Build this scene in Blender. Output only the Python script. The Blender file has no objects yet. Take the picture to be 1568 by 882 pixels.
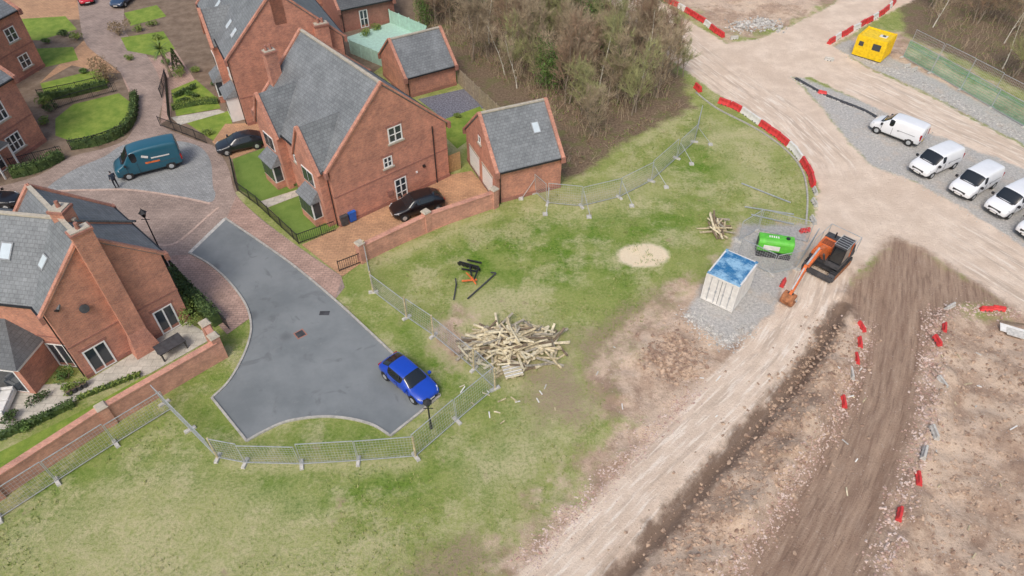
import bpy, math, random, bmesh
import numpy as np
from mathutils import Matrix, Vector, geometry
random.seed(7); rng=np.random.default_rng(11)
rad=math.radians
# ---------------------------------------------------------------- survey: photo plan -> flat ground metres
FP=1045.33; PT=rad(44); CH=35.0; cp,sp=math.cos(PT),math.sin(PT)
def G(u,v,h=0.0):
    x=(u-784)/FP; y=(v-441)/FP
    t=(CH-h)/(sp+y*cp)
    return (x*t, t*(cp-y*sp))
def GL(pts,h=0.0): return [G(u,v,h) for u,v in pts]
def smooth(pts,n=6,closed=False):
    out=[]; N=len(pts)
    rngi=range(N) if closed else range(N-1)
    for i in rngi:
        p1=pts[i]; p2=pts[(i+1)%N]
        p0=pts[i-1] if (closed or i>0) else p1
        p3=pts[(i+2)%N] if (closed or i+2<N) else p2
        for k in range(n):
            t=k/n
            out.append(tuple(0.5*((2*p1[a])+(-p0[a]+p2[a])*t+(2*p0[a]-5*p1[a]+4*p2[a]-p3[a])*t*t+(-p0[a]+3*p1[a]-3*p2[a]+p3[a])*t**3) for a in range(2)))
    if not closed: out.append(tuple(pts[-1]))
    return out
S=bpy.context.scene
def link(o): S.collection.objects.link(o); return o
# ---------------------------------------------------------------- shader helper
class NT:
    def __init__(s,name):
        s.m=bpy.data.materials.new(name); s.m.use_nodes=True
        s.t=s.m.node_tree; s.b=s.t.nodes['Principled BSDF']; s.tc=None
    def n(s,t,**k):
        nd=s.t.nodes.new(t)
        for a,b in k.items(): setattr(nd,a,b)
        return nd
    def l(s,a,b): s.t.links.new(a,b)
    def co(s,kind='Object'):
        if s.tc is None: s.tc=s.n('ShaderNodeTexCoord')
        return s.tc.outputs[kind]
    def setv(s,sock,v):
        if hasattr(v,'links') or hasattr(v,'is_linked'): s.l(v,sock)
        else: sock.default_value=v
    def noise(s,scale,detail=5,rough=.6,vec=None,dist=0):
        nd=s.n('ShaderNodeTexNoise'); nd.inputs['Scale'].default_value=scale
        nd.inputs['Detail'].default_value=detail; nd.inputs['Roughness'].default_value=rough
        nd.inputs['Distortion'].default_value=dist
        s.l(vec if vec is not None else s.co(),nd.inputs['Vector']); return nd.outputs['Fac']
    def math(s,op,a,b=0.0,c=None,clamp=False):
        nd=s.n('ShaderNodeMath',operation=op); nd.use_clamp=clamp
        s.setv(nd.inputs[0],a); s.setv(nd.inputs[1],b)
        if c is not None: s.setv(nd.inputs[2],c)
        return nd.outputs[0]
    def mapr(s,v,a,b,c=0.,d=1.,smoothst=True):
        nd=s.n('ShaderNodeMapRange'); nd.interpolation_type='SMOOTHSTEP' if smoothst else 'LINEAR'
        s.setv(nd.inputs[0],v)
        for i,x in enumerate((a,b,c,d)): nd.inputs[i+1].default_value=x
        return nd.outputs[0]
    def mix(s,f,a,b,bt='MIX'):
        nd=s.n('ShaderNodeMix',data_type='RGBA',blend_type=bt)
        s.setv(nd.inputs[0],f)
        for sock,v in ((nd.inputs[6],a),(nd.inputs[7],b)):
            if isinstance(v,tuple): sock.default_value=(*v[:3],1)
            else: s.l(v,sock)
        return nd.outputs[2]
    def attr(s,name,out='Fac'):
        nd=s.n('ShaderNodeAttribute'); nd.attribute_name=name; return nd.outputs[out]
    def bump(s,h,st=.3,dist=.05):
        nd=s.n('ShaderNodeBump'); nd.inputs['Strength'].default_value=st; nd.inputs['Distance'].default_value=dist
        s.l(h,nd.inputs['Height']); s.l(nd.outputs[0],s.b.inputs['Normal'])
    def out(s,col,rough=.8):
        s.setv(s.b.inputs['Base Color'],(*col[:3],1) if isinstance(col,tuple) else col)
        s.setv(s.b.inputs['Roughness'],rough); return s.m
def M(name,c,rough=.7,var=.25,scale=3,bump=0,metal=0,coat=0):
    n=NT(name); a=tuple(x*(1-var) for x in c); b=tuple(min(1,x*(1+var)) for x in c)
    f=n.mapr(n.noise(scale),.3,.7)
    n.out(n.mix(f,a,b),rough)
    n.b.inputs['Metallic'].default_value=metal
    if coat: n.b.inputs['Coat Weight'].default_value=coat; n.b.inputs['Coat Roughness'].default_value=.08
    if bump: n.bump(n.noise(scale*6),bump,.03)
    return n.m
def brickmat(name,c1,c2,mo,bw,rh,ms,patch=.35,pscale=.9,bump=.3,rough=.85,vec='UV',offs=.5):
    n=NT(name); bt=n.n('ShaderNodeTexBrick'); n.l(n.co(vec),bt.inputs['Vector'])
    bt.inputs['Color1'].default_value=(*c1,1); bt.inputs['Color2'].default_value=(*c2,1); bt.inputs['Mortar'].default_value=(*mo,1)
    bt.inputs['Scale'].default_value=1; bt.inputs['Mortar Size'].default_value=ms; bt.inputs['Brick Width'].default_value=bw
    bt.inputs['Row Height'].default_value=rh; bt.inputs['Bias'].default_value=-.1; bt.offset=offs
    g=n.mapr(n.noise(pscale,7,.7),.3,.72)
    g2=n.mapr(n.noise(5,4,.7),.35,.7)
    c=n.mix(patch,bt.outputs['Color'],n.mix(g,tuple(x*.6 for x in c2),tuple(min(1,x*1.35) for x in c1)))
    c=n.mix(n.math('MULTIPLY',g2,.28),c,tuple(x*.5 for x in c2))
    c=n.mix(n.math('MULTIPLY',n.mapr(n.noise(9,3,.6),.58,.72),.35),c,tuple(min(1,x*1.5) for x in c1))
    n.out(c,rough)
    if bump: n.bump(bt.outputs['Fac'],-bump,.02)
    return n.m
m_brick=brickmat('brick',(.64,.265,.165),(.38,.14,.10),(.5,.4,.33),.24,.085,.012,.42)
m_brickd=brickmat('brick_dark',(.42,.16,.11),(.28,.11,.08),(.34,.26,.22),.24,.085,.012,.3)
m_wallb=brickmat('garden_wall_brick',(.68,.33,.225),(.46,.20,.145),(.5,.38,.32),.24,.085,.012,.4)
m_slate=brickmat('slate',(.24,.255,.262),(.16,.172,.18),(.09,.095,.1),.32,.26,.016,.35,.5,.5,.6)
m_slated=brickmat('slate_dark',(.13,.14,.145),(.09,.095,.1),(.05,.05,.055),.32,.26,.016,.35,.5,.5,.6)
m_pave=brickmat('block_paving',(.44,.335,.28),(.29,.22,.185),(.17,.13,.11),.42,.21,.02,.35,.35,.2,.9,'Object')
m_pavep=brickmat('pink_paving',(.54,.36,.29),(.38,.25,.2),(.2,.15,.12),.42,.21,.025,.35,.5,.2,.9,'Object')
m_paveo=brickmat('orange_paving',(.58,.34,.19),(.42,.24,.14),(.26,.16,.1),.42,.21,.02,.35,.5,.2,.9,'Object')
m_cob=brickmat('grey_setts',(.37,.38,.375),(.26,.27,.27),(.15,.15,.15),.36,.2,.02,.25,.5,.2,.85,'Object')
m_slab=brickmat('stone_slabs',(.6,.56,.48),(.48,.45,.38),(.3,.27,.22),.9,.6,.02,.3,1,.1,.9,'Object')
m_white=M('white_upvc',(.80,.80,.78),.4,.04)
m_stone=M('sandstone',(.46,.41,.33),.85,.15,4)
m_lead=M('lead',(.26,.27,.28),.6,.15,4)
m_black=M('black_paint',(.02,.02,.022),.45,.2)
m_rub=M('rubber',(.025,.025,.026),.8,.2)
m_steel=M('galvanised_steel',(.50,.52,.53),.4,.15,4,0,.35)
m_conc=M('concrete',(.52,.50,.46),.9,.2,5,.2)
m_kerb=M('kerb_stone',(.42,.40,.36),.9,.2,4,.1)
m_kerbp=M('kerb_pink',(.52,.38,.31),.9,.2,4,.1)
m_red=M('red_plastic',(.64,.05,.05),.5,.25,3)
m_wpl=M('white_plastic',(.74,.72,.68),.5,.1,3)
m_wood=M('weathered_timber',(.50,.42,.27),.85,.35,5,.2)
m_wood2=M('grey_timber',(.36,.32,.25),.85,.35,5,.2)
m_wood3=M('pale_timber',(.68,.60,.42),.85,.25,5,.2)
m_wood4=M('dark_timber',(.20,.15,.10),.85,.3,5,.2)
m_fencew=M('fence_timber',(.34,.28,.20),.85,.25,5,.2)
m_door=M('timber_gate',(.42,.27,.13),.7,.2,5)
n=NT('window_glass'); n.out((.035,.045,.055),.06); n.b.inputs['Specular IOR Level'].default_value=.8; m_glass=n.m
n=NT('car_glass'); n.out((.012,.016,.02),.05); n.b.inputs['Specular IOR Level'].default_value=.8; m_cgl=n.m
m_skyl=M('skylight_glass',(.55,.62,.66),.1,.05)
m_orange=M('orange_paint',(.70,.16,.04),.5,.25,3)
m_yel=M('yellow_paint',(.84,.56,.01),.45,.15,3)
m_green=M('green_tank',(.12,.52,.05),.4,.12,3)
n=NT('blue_steel_roof'); c=n.mix(n.mapr(n.noise(1.1,6,.7),.40,.60),(.03,.17,.36),(.30,.50,.66)); c=n.mix(n.mapr(n.noise(3,6,.8),.6,.7,0,.7),c,(.55,.52,.46)); n.out(c,.5); m_blueroof=n.m
m_dgrey=M('dark_grey',(.06,.06,.065),.6,.3)
m_rust=M('rusty_steel',(.35,.14,.06),.8,.4,4)
m_bluebin=M('blue_bin',(.02,.11,.45),.5,.1)
m_bark=M('bark',(.27,.22,.165),.9,.3,6,.2)
m_twig=M('twigs',(.38,.30,.20),.9,.3,2)
m_twig2=M('twigs_red',(.34,.235,.155),.9,.3,2)
m_twig3=M('twigs_olive',(.33,.33,.15),.9,.3,2)
m_birch=M('birch_bark',(.70,.66,.56),.8,.25,5)
m_aqua=M('pale_green_paint',(.42,.62,.52),.7,.1)
m_fgreen=M('green_mesh',(.06,.40,.20),.6,.2)
def leafm(name,a,b):
    n=NT(name); f=n.mapr(n.noise(1.3,6,.8),.35,.65); n.out(n.mix(f,a,b),.7)
    return n.m
m_ivy=leafm('ivy_leaves',(.05,.11,.025),(.17,.28,.06))
m_hedge=leafm('hedge_leaves',(.035,.07,.02),(.10,.155,.04))
m_shrub=leafm('shrub_leaves',(.11,.18,.035),(.26,.32,.07))
m_brownl=leafm('brown_leaves',(.20,.14,.08),(.34,.25,.13))
n=NT('asphalt')
c=n.mix(n.mapr(n.noise(.22,7,.65),.3,.7),(.14,.16,.167),(.235,.255,.26))
c=n.mix(n.math('MULTIPLY',n.mapr(n.noise(.5,4,.6,dist=1.5),.58,.70),.55),c,(.09,.10,.105))
c=n.mix(n.math('MULTIPLY',n.mapr(n.noise(.9,8,.8),.55,.8),.6),c,(.36,.36,.34))
vo=n.n('ShaderNodeTexVoronoi'); vo.inputs['Scale'].default_value=.33; n.l(n.co(),vo.inputs['Vector'])
c=n.mix(n.math('MULTIPLY',n.mapr(vo.outputs['Distance'],.10,.22,1,0),.55),c,(.06,.065,.07))
c=n.mix(n.math('MULTIPLY',n.noise(45,3,.7),.5),c,(.21,.22,.225))
n.out(c,.85); n.bump(n.noise(60,3),.25,.01); m_asph=n.m
def lawnm(name,a,b):
    n=NT(name); c=n.mix(n.mapr(n.noise(.8,6,.7),.3,.7),a,b); c=n.mix(n.mapr(n.noise(14,4,.8),.45,.8,0,.6),c,tuple(x*.45 for x in a))
    n.out(c,.95); n.bump(n.noise(30,4,.8),.6,.05); return n.m
m_lawn=lawnm('garden_lawn',(.14,.24,.025),(.29,.36,.06))
m_turf=lawnm('mown_turf',(.13,.22,.035),(.19,.28,.055))
m_bed=lawnm('planting_bed',(.16,.11,.075),(.28,.21,.15))
# ---------------------------------------------------------------- mesh builder
class MB:
    def __init__(s): s.v=[]; s.f=[]; s.mi=[]; s.mats=[]; s.T=Matrix.Identity(4)
    def idx(s,m):
        if m not in s.mats: s.mats.append(m)
        return s.mats.index(m)
    def add(s,vs,fs,m):
        b=len(s.v); s.v+=[tuple(s.T@Vector(p)) for p in vs]
        k=s.idx(m)
        for f in fs: s.f.append([b+i for i in f]); s.mi.append(k)
    def poly(s,p,m): s.add(p,[list(range(len(p)))],m)
    def box(s,x0,x1,y0,y1,z0,z1,m,tx=0,ty=0):
        vs=[(x0,y0,z0),(x1,y0,z0),(x1,y1,z0),(x0,y1,z0),(x0+tx,y0+ty,z1),(x1-tx,y0+ty,z1),(x1-tx,y1-ty,z1),(x0+tx,y1-ty,z1)]
        s.add(vs,[(3,2,1,0),(4,5,6,7),(0,1,5,4),(1,2,6,5),(2,3,7,6),(3,0,4,7)],m)
    def beam(s,a,b,w,h,m,w2=None,h2=None):
        a=Vector(a); b=Vector(b); d=(b-a)
        if d.length<1e-6: return
        d.normalize(); up=Vector((0,0,1))
        if abs(d.z)>.95: up=Vector((1,0,0))
        r=d.cross(up).normalized(); u=r.cross(d)
        w2=w if w2 is None else w2; h2=h if h2 is None else h2
        vs=[]
        for p,ww,hh in ((a,w,h),(b,w2,h2)):
            for q,k in ((-1,-1),(1,-1),(1,1),(-1,1)): vs.append(tuple(p+r*(q*ww/2)+u*(k*hh/2)))
        s.add(vs,[(0,1,2,3),(7,6,5,4),(1,0,4,5),(2,1,5,6),(3,2,6,7),(0,3,7,4)],m)
    def cyl(s,a,b,r0,r1,m,n=8,caps=True):
        a=Vector(a); b=Vector(b); d=(b-a)
        if d.length<1e-6: return
        d.normalize(); up=Vector((0,0,1)) if abs(d.z)<.9 else Vector((1,0,0))
        r=d.cross(up).normalized(); u=r.cross(d); vs=[]
        for p,q in ((a,r0),(b,r1)):
            for i in range(n):
                t=2*math.pi*i/n; vs.append(tuple(p+r*(q*math.cos(t))+u*(q*math.sin(t))))
        fs=[(i,(i+1)%n,n+(i+1)%n,n+i) for i in range(n)]
        fs=[f[::-1] for f in fs]
        if caps: fs+= [list(range(n)),list(range(2*n-1,n-1,-1))]
        s.add(vs,fs,m)
    def obj(s,name,parent=None,loc=(0,0,0),rz=0,smooth=False,bevel=0):
        me=bpy.data.meshes.new(name); me.from_pydata(s.v,[],s.f)
        for m in s.mats: me.materials.append(m)
        me.polygons.foreach_set('material_index',s.mi)
        if smooth: me.polygons.foreach_set('use_smooth',[True]*len(s.f))
        if len(s.f)<4000:
            uv=me.uv_layers.new(name='UVMap')
            for p in me.polygons:
                nn=p.normal
                if abs(nn.z)>.98: ua=Vector((1,0,0)); va=Vector((0,1,0))
                else:
                    ua=Vector((0,0,1)).cross(nn).normalized(); va=nn.cross(ua)
                for li in p.loop_indices:
                    c=me.vertices[me.loops[li].vertex_index].co
                    uv.data[li].uv=(c.dot(ua),c.dot(va))
        me.update()
        o=bpy.data.objects.new(name,me); link(o); o.location=loc; o.rotation_euler=(0,0,rz)
        if parent: o.parent=parent
        if bevel:
            b=o.modifiers.new('b','BEVEL'); b.width=bevel; b.segments=2; b.limit_method='ANGLE'
        return o
def empty(name,loc=(0,0,0),rz=0,parent=None):
    o=bpy.data.objects.new(name,None); link(o); o.location=loc; o.rotation_euler=(0,0,rz); o.empty_display_size=.2
    if parent: o.parent=parent
    return o
# ---------------------------------------------------------------- distance fields
def sdf(X,Y,poly):
    d=np.full(X.shape,1e9); ins=np.zeros(X.shape,bool); N=len(poly)
    for i in range(N):
        x0,y0=poly[i]; x1,y1=poly[(i+1)%N]; dx,dy=x1-x0,y1-y0
        L=dx*dx+dy*dy+1e-12
        t=np.clip(((X-x0)*dx+(Y-y0)*dy)/L,0,1)
        d=np.minimum(d,(X-x0-t*dx)**2+(Y-y0-t*dy)**2)
        if abs(dy)>1e-9:
            c=((y0>Y)!=(y1>Y))&(X<(x1-x0)*(Y-y0)/(y1-y0)+x0); ins^=c
    d=np.sqrt(d); return np.where(ins,d,-d)
def along(X,Y,line):
    best=np.full(X.shape,1e9); sd=np.zeros(X.shape); ss=np.zeros(X.shape); acc=0
    for (x0,y0),(x1,y1) in zip(line[:-1],line[1:]):
        dx,dy=x1-x0,y1-y0; L=math.hypot(dx,dy); dx/=L; dy/=L
        t=np.clip((X-x0)*dx+(Y-y0)*dy,0,L)
        ex=X-x0-t*dx; ey=Y-y0-t*dy; d=np.hypot(ex,ey); cr=dx*(Y-y0)-dy*(X-x0)
        k=d<best; best=np.where(k,d,best); sd=np.where(k,np.sign(cr)*d,sd); ss=np.where(k,acc+t,ss); acc+=L
    return sd,ss
def vnoise(X,Y,scale,seed):
    r=np.random.default_rng(seed).random((256,256))
    x=X/scale; y=Y/scale; xi=np.floor(x).astype(int); yi=np.floor(y).astype(int); fx=x-xi; fy=y-yi
    fx=fx*fx*(3-2*fx); fy=fy*fy*(3-2*fy); a=lambda i,j:r[i%256,j%256]
    return (a(xi,yi)*(1-fx)+a(xi+1,yi)*fx)*(1-fy)+(a(xi,yi+1)*(1-fx)+a(xi+1,yi+1)*fx)*fy
def fbm(X,Y,scale,seed,o=4):
    s=0;a=1;t=0
    for i in range(o): s=s+a*vnoise(X,Y,scale/2**i,seed+i); t+=a; a*=.55
    return s/t-.5
def sst(x,a,b):
    t=np.clip((x-a)/(b-a),0,1); return t*t*(3-2*t)
# ---------------------------------------------------------------- zones
Z={}
Z['track']=[[(700,980),(790,882),(850,820),(930,742),(1010,662),(1080,585),(1135,528),(1185,478),(1200,440),(1222,395),(1243,350),(1252,290),(1238,250),(1200,213),(1150,180),(1090,138),(1045,105),(990,60),(930,0),(850,-70),(930,-90),(1010,0),(1060,35),(1112,66),(1160,60),(1200,45),(1270,10),(1330,-30),(1420,-60),(1400,0),(1350,25),(1275,70),(1330,105),(1420,145),(1568,225),(1750,310),(1750,350),(1568,258),(1400,195),(1330,160),(1240,118),(1215,118),(1260,168),(1300,218),(1335,255),(1400,278),(1480,320),(1568,378),(1720,470),(1720,600),(1568,485),(1480,425),(1425,392),(1385,372),(1350,385),(1305,425),(1290,470),(1250,545),(1185,635),(1100,722),(1020,812),(955,882),(880,970)]]
Z['dirt']=[[(640,1000),(740,890),(800,815),(850,750),(905,690),(935,640),(900,600),(910,555),(955,520),(985,475),(1035,435),(1100,415),(1130,350),(1243,345),(1300,420),(1568,480),(1750,600),(1750,1200),(600,1200)],
 [(1112,62),(1010,-5),(1000,-60),(1420,-60),(1280,5),(1200,47)],[(640,500),(700,480),(720,520),(690,560)],[(1380,50),(1300,55),(1270,68),(1330,102),(1420,142),(1568,222),(1750,310),(1750,250),(1568,160)]]
Z['gravel']=[[(1215,114),(1330,158),(1568,255),(1750,345),(1750,495),(1568,385),(1480,325),(1400,280),(1335,256),(1300,218),(1260,168)],
 [(1275,72),(1300,60),(1380,95),(1568,190),(1750,285),(1750,310),(1568,222),(1420,142),(1330,102)],
 [(1135,345),(1235,345),(1240,380),(1200,440),(1185,478),(1150,505),(1115,530),(1048,482),(1075,440),(1105,400)]]
Z['mud']=[[(1366,362),(1400,374),(1430,392),(1480,425),(1550,470),(1470,468),(1425,490),(1418,600),(1385,730),(1350,830),(1310,940),(1040,950),(1125,860),(1195,775),(1265,660),(1305,570),(1320,495),(1290,465),(1300,428),(1335,400)]]
Z['dry']=[[(820,290),(960,290),(1010,272),(1015,296),(930,325),(800,325)],[(720,440),(800,455),(870,510),(880,590),(760,595),(690,500)],[(-100,880),(0,800),(250,700),(480,760),(560,900),(300,1000)],[(1060,175),(1130,200),(1200,270),(1190,330),(1120,260)],[(800,600),(900,620),(850,720),(760,800),(700,720)]]
Z['straw']=[[(820,292),(880,318),(960,300),(1010,275),(1000,262),(940,285),(880,296)],[(720,445),(800,455),(850,480),(760,480),(700,510)],[(640,510),(690,505),(715,540),(690,560)],[(770,585),(860,575),(850,600),(770,605)],[(1120,215),(1170,225),(1190,280),(1130,250)],[(340,700),(640,705),(620,722),(350,722)],[(560,402),(760,322),(765,330),(570,412)]]
Z['lush']=[[(262,640),(335,715),(640,715),(770,610),(860,640),(740,740),(600,770),(430,800),(300,740),(150,760),(60,800)],[(520,430),(600,490),(740,590),(700,640),(600,670),(690,620),(600,510)],[(780,340),(900,330),(1040,300),(1110,300),(1060,350),(960,440),(830,450),(620,400)],[(1060,180),(1110,230),(1110,300),(1020,270)],[(300,540),(380,500),(350,580),(330,600),(380,680),(560,650),(600,680),(340,700),(255,600)],[(-50,690),(330,700),(100,800),(-50,900)]]
Z['worn']=[[(880,520),(960,470),(1020,440),(1050,480),(960,560),(900,640)],[(600,870),(720,820),(760,850),(700,930)],[(800,560),(880,560),(900,640),(830,650)]]
Z['sand']=[[(985+40*math.cos(a),391+18*math.sin(a)) for a in np.linspace(0,6.28,24)[:-1]]]
Z['wood']=[[(600,-150),(860,-150),(935,5),(1000,70),(1045,118),(1060,165),(1010,190),(950,222),(905,258),(862,278),(850,230),(760,170),(700,110),(640,60)],[(1400,-150),(1900,-150),(1900,300),(1568,140),(1480,95),(1390,55),(1378,15)]]
ax=lambda a,b:list(np.arange(a,b,.28))
xs=np.array([-3000,-1000,-400,-200,-130]+ax(-85,85)+[100,130,200,400,1000,3000]); ys=np.array([-3000,-800,-200,-50,-10]+ax(6,118)+[130,150,250,500,1200,4000])
X,Y=np.meshgrid(xs,ys); A={}
for k,ps in Z.items():
    d=np.full(X.shape,-50.)
    for p in ps: d=np.maximum(d,sdf(X,Y,GL(p)))
    A[k]=np.clip(d,-8,8)
trench=GL([(1292,468),(1262,520),(1225,575),(1160,648),(1085,728),(1015,805),(950,880),(880,960)])
mudc=GL([(1372,350),(1372,430),(1366,520),(1345,620),(1298,740),(1230,870),(1180,960)])
roadc=GL([(780,980),(875,882),(980,765),(1090,655),(1190,555),(1245,470),(1270,400),(1300,330),(1270,250),(1200,180),(1100,110),(1010,40),(950,-30)])
road2=GL([(1300,330),(1400,330),(1568,430),(1740,530)]); road3=GL([(1200,80),(1330,130),(1568,240),(1750,330)])
td,ts=along(X,Y,trench); A['wet']=.75-np.abs(td)
md,ms=along(X,Y,mudc); r1,s1=along(X,Y,roadc); r2,s2=along(X,Y,road2); r3,s3=along(X,Y,road3)
def pick(a,b): k=np.abs(a[0])<np.abs(b[0]); return np.where(k,a[0],b[0]),np.where(k,a[1],b[1])
rd,rs=pick(pick((r1,s1),(r2,s2)),(r3,s3))
st=1-sst(np.abs(rd),2.2,3.4)
for u,v,R in ((1310,335,9),(1200,85,9)):
    x0,y0=G(u,v); st=st*sst(np.hypot(X-x0,Y-y0),R*.5,R*1.2)
A['streak']=st
flat=sdf(X,Y,GL([(-300,-150),(600,-150),(760,100),(880,290),(760,340),(600,430),(780,600),(640,720),(300,720),(250,650),(-300,950)]))
wf=sst(-flat,0,1.5)
far=(np.abs(X)<84)&(Y>6)&(Y<117)
wd=sst(A['dirt'],0,1.5)*(1-sst(A['track'],-.6,.1))*(1-sst(A['gravel'],-.8,0))
z=fbm(X,Y,5,1)*.12*wf+fbm(X,Y,.9,9)*.06*wf*(1-sst(A['track'],-.5,.2))*(1-sst(A['gravel'],-.5,.2))
z+=wd*(fbm(X,Y,2.2,3)*.6+fbm(X,Y,.8,5,3)*.32)*(1-.8*sst(A['mud'],-.3,.5))
z-=.6*np.exp(-(td/.5)**2)*sst(-A['mud'],-.5,.5)
z+=wd*.6*np.exp(-((td-2.4)/1.1)**2)*np.clip(.7+fbm(X,Y,1.8,21)*2.4,0,2)*sst(-A['mud'],-.3,.6)
rut=np.sin(np.clip(np.abs(md),0,4)*3.4+fbm(X,Y,6,31)*2.2)*.07*sst(A['mud'],-.2,.7)
z+=rut-.12*sst(A['mud'],-.2,.8)
z+=.32*np.exp(-((np.abs(md)-3.4)/.6)**2)*sst(-A['mud'],-1.2,.2)*sst(A['dirt'],1,3)*np.clip(1+fbm(X,Y,1,41)*2.4,0,3)
z=z*far*wf; z-=.002
H_,W_=X.shape
me=bpy.data.meshes.new('ground'); nv=H_*W_
me.vertices.add(nv); me.vertices.foreach_set('co',np.stack([X,Y,z],-1).reshape(-1).astype(np.float32))
ii=np.arange(nv).reshape(H_,W_); q=np.stack([ii[:-1,:-1],ii[:-1,1:],ii[1:,1:],ii[1:,:-1]],-1).reshape(-1)
nf=len(q)//4; me.loops.add(nf*4); me.polygons.add(nf); me.loops.foreach_set('vertex_index',q.astype(np.int32))
me.polygons.foreach_set('loop_start',np.arange(0,nf*4,4,dtype=np.int32)); me.polygons.foreach_set('loop_total',np.full(nf,4,dtype=np.int32))
me.update(); me.validate(); me.polygons.foreach_set('use_smooth',[True]*nf)
for k,a in A.items():
    at=me.attributes.new('z_'+k,'FLOAT','POINT'); at.data.foreach_set('value',a.reshape(-1).astype(np.float32))
for k,(a,b) in {'roadco':(rd,rs),'mudco':(md,ms)}.items():
    at=me.attributes.new(k,'FLOAT_VECTOR','POINT'); at.data.foreach_set('vector',np.stack([a,b*.09,a*0],-1).reshape(-1).astype(np.float32))
gro=link(bpy.data.objects.new('ground',me))
def hgt(x,y):
    i=int(np.clip(np.searchsorted(ys,y),1,len(ys)-1)); j=int(np.clip(np.searchsorted(xs,x),1,len(xs)-1)); return float(z[i,j])
n=NT('ground')
def fac(k,scale,amp,w,off=0):
    nz=n.math('MULTIPLY',n.math('SUBTRACT',n.noise(scale,7,.7),.5),amp)
    return n.mapr(n.math('ADD',n.attr('z_'+k),nz),-w+off,w+off)
medn=n.noise(.55,6,.7); fine=n.noise(5,5,.75); vf=n.noise(22,4,.8); low=n.noise(.22,8,.75)
g=n.mix(n.mapr(medn,.35,.65),(.19,.265,.045),(.30,.35,.09))
g=n.mix(n.mapr(fine,.42,.62,0,.7),g,(.38,.375,.14))
g=n.mix(n.math('MULTIPLY',fac('lush',.35,6,1.5,.2),n.mapr(n.noise(.4,6,.7),.38,.62,1,.2)),g,n.mix(n.mapr(fine,.35,.65),(.085,.18,.008),(.18,.29,.03)))
dryf=n.math('ADD',n.mapr(low,.46,.62,0,.9),n.math('MULTIPLY',fac('dry',.6,5,2.),.6),clamp=True)
dryf=n.math('MAXIMUM',dryf,fac('straw',.9,2.5,.8))
dryf=n.math('MULTIPLY',dryf,n.mapr(fine,.30,.6,.3,1))
g=n.mix(n.math('MULTIPLY',dryf,.85),g,(.57,.51,.29))
g=n.mix(n.mapr(vf,.5,.75,0,.5),g,(.08,.12,.015))
g=n.mix(n.mapr(n.noise(.45,8,.75),.60,.69,0,.75),g,(.38,.28,.19))
g=n.mix(n.math('MULTIPLY',fac('worn',.6,5,1.2),n.mapr(fine,.35,.6,.35,.95)),g,(.34,.245,.17))
stp=n.n('ShaderNodeTexVoronoi'); stp.inputs['Scale'].default_value=5; n.l(n.co(),stp.inputs['Vector'])
stones=n.math('MULTIPLY',n.mapr(stp.outputs['Distance'],.12,.26,1,0),n.mapr(n.noise(.9,3),.48,.6))
d=n.mix(n.mapr(medn,.3,.7),(.36,.24,.17),(.62,.455,.33))
d=n.mix(n.mapr(n.noise(.14,6,.7),.46,.60,0,.8),d,(.74,.57,.43))
d=n.mix(n.mapr(fine,.45,.7,0,.65),d,(.31,.205,.145))
d=n.mix(n.mapr(n.noise(.3,6,.7),.48,.60,0,.75),d,(.72,.56,.42))
d=n.mix(n.mapr(n.noise(.7,7,.75),.54,.66,0,.6),d,(.30,.19,.13))
d=n.mix(n.math('MULTIPLY',stones,.8),d,(.68,.60,.53))
d=n.mix(n.mapr(vf,.52,.75,0,.5),d,(.25,.165,.115))
c=n.mix(fac('dirt',.4,11,1.3,.3),g,d)
wd_=n.mix(n.mapr(fine,.35,.65),(.12,.08,.05),(.28,.20,.13)); wd_=n.mix(n.mapr(medn,.48,.62,0,.6),wd_,(.15,.17,.05))
c=n.mix(fac('wood',.6,3,.6),c,wd_)
gr=n.mix(n.mapr(fine,.35,.65),(.40,.385,.36),(.64,.61,.57)); gr=n.mix(n.mapr(vf,.45,.7,0,.6),gr,(.27,.26,.24)); gr=n.mix(n.mapr(medn,.5,.7,0,.6),gr,(.58,.48,.38))
c=n.mix(fac('gravel',1.2,1.6,.35),c,gr)
stre=n.noise(1.3,5,.65,n.attr('roadco','Vector')); stre2=n.noise(4,4,.6,n.attr('roadco','Vector')); sk=n.attr('z_streak')
t=n.mix(n.mapr(medn,.3,.7),(.70,.55,.425),(.86,.71,.57)); t=n.mix(n.mapr(n.noise(.2,6,.7),.42,.62,0,.6),t,(.66,.51,.39))
t=n.mix(n.math('MULTIPLY',n.mapr(stre,.48,.62),n.math('MULTIPLY',sk,.75)),t,(.55,.42,.32)); t=n.mix(n.math('MULTIPLY',n.mapr(stre2,.5,.64),n.math('MULTIPLY',sk,.7)),t,(.93,.83,.72))
t=n.mix(n.mapr(fine,.55,.75,0,.45),t,(.58,.46,.36)); t=n.mix(n.mapr(vf,.55,.8,0,.4),t,(.50,.41,.32))
t=n.mix(n.mapr(n.noise(.3,6,.7),.65,.69,0,.6),t,(.46,.32,.22))
c=n.mix(fac('track',1.0,1.7,.25),c,t)
ms1=n.noise(1.6,6,.65,n.attr('mudco','Vector')); ms2=n.noise(5,4,.6,n.attr('mudco','Vector'))
mu=n.mix(n.mapr(ms1,.35,.65),(.28,.18,.125),(.44,.31,.22)); mu=n.mix(n.mapr(medn,.4,.65,0,.5),mu,(.36,.245,.17)); mu=n.mix(n.mapr(ms2,.52,.7,0,.4),mu,(.53,.40,.30)); mu=n.mix(n.mapr(ms2,.50,.32,0,.6),mu,(.19,.12,.085)); mu=n.mix(n.mapr(fine,.55,.75,0,.45),mu,(.24,.155,.11))
mu=n.mix(n.math('MULTIPLY',stones,.45),mu,(.58,.50,.43))
pud=n.mapr(n.noise(.5,4,.5,n.attr('mudco','Vector')),.66,.72)
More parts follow.
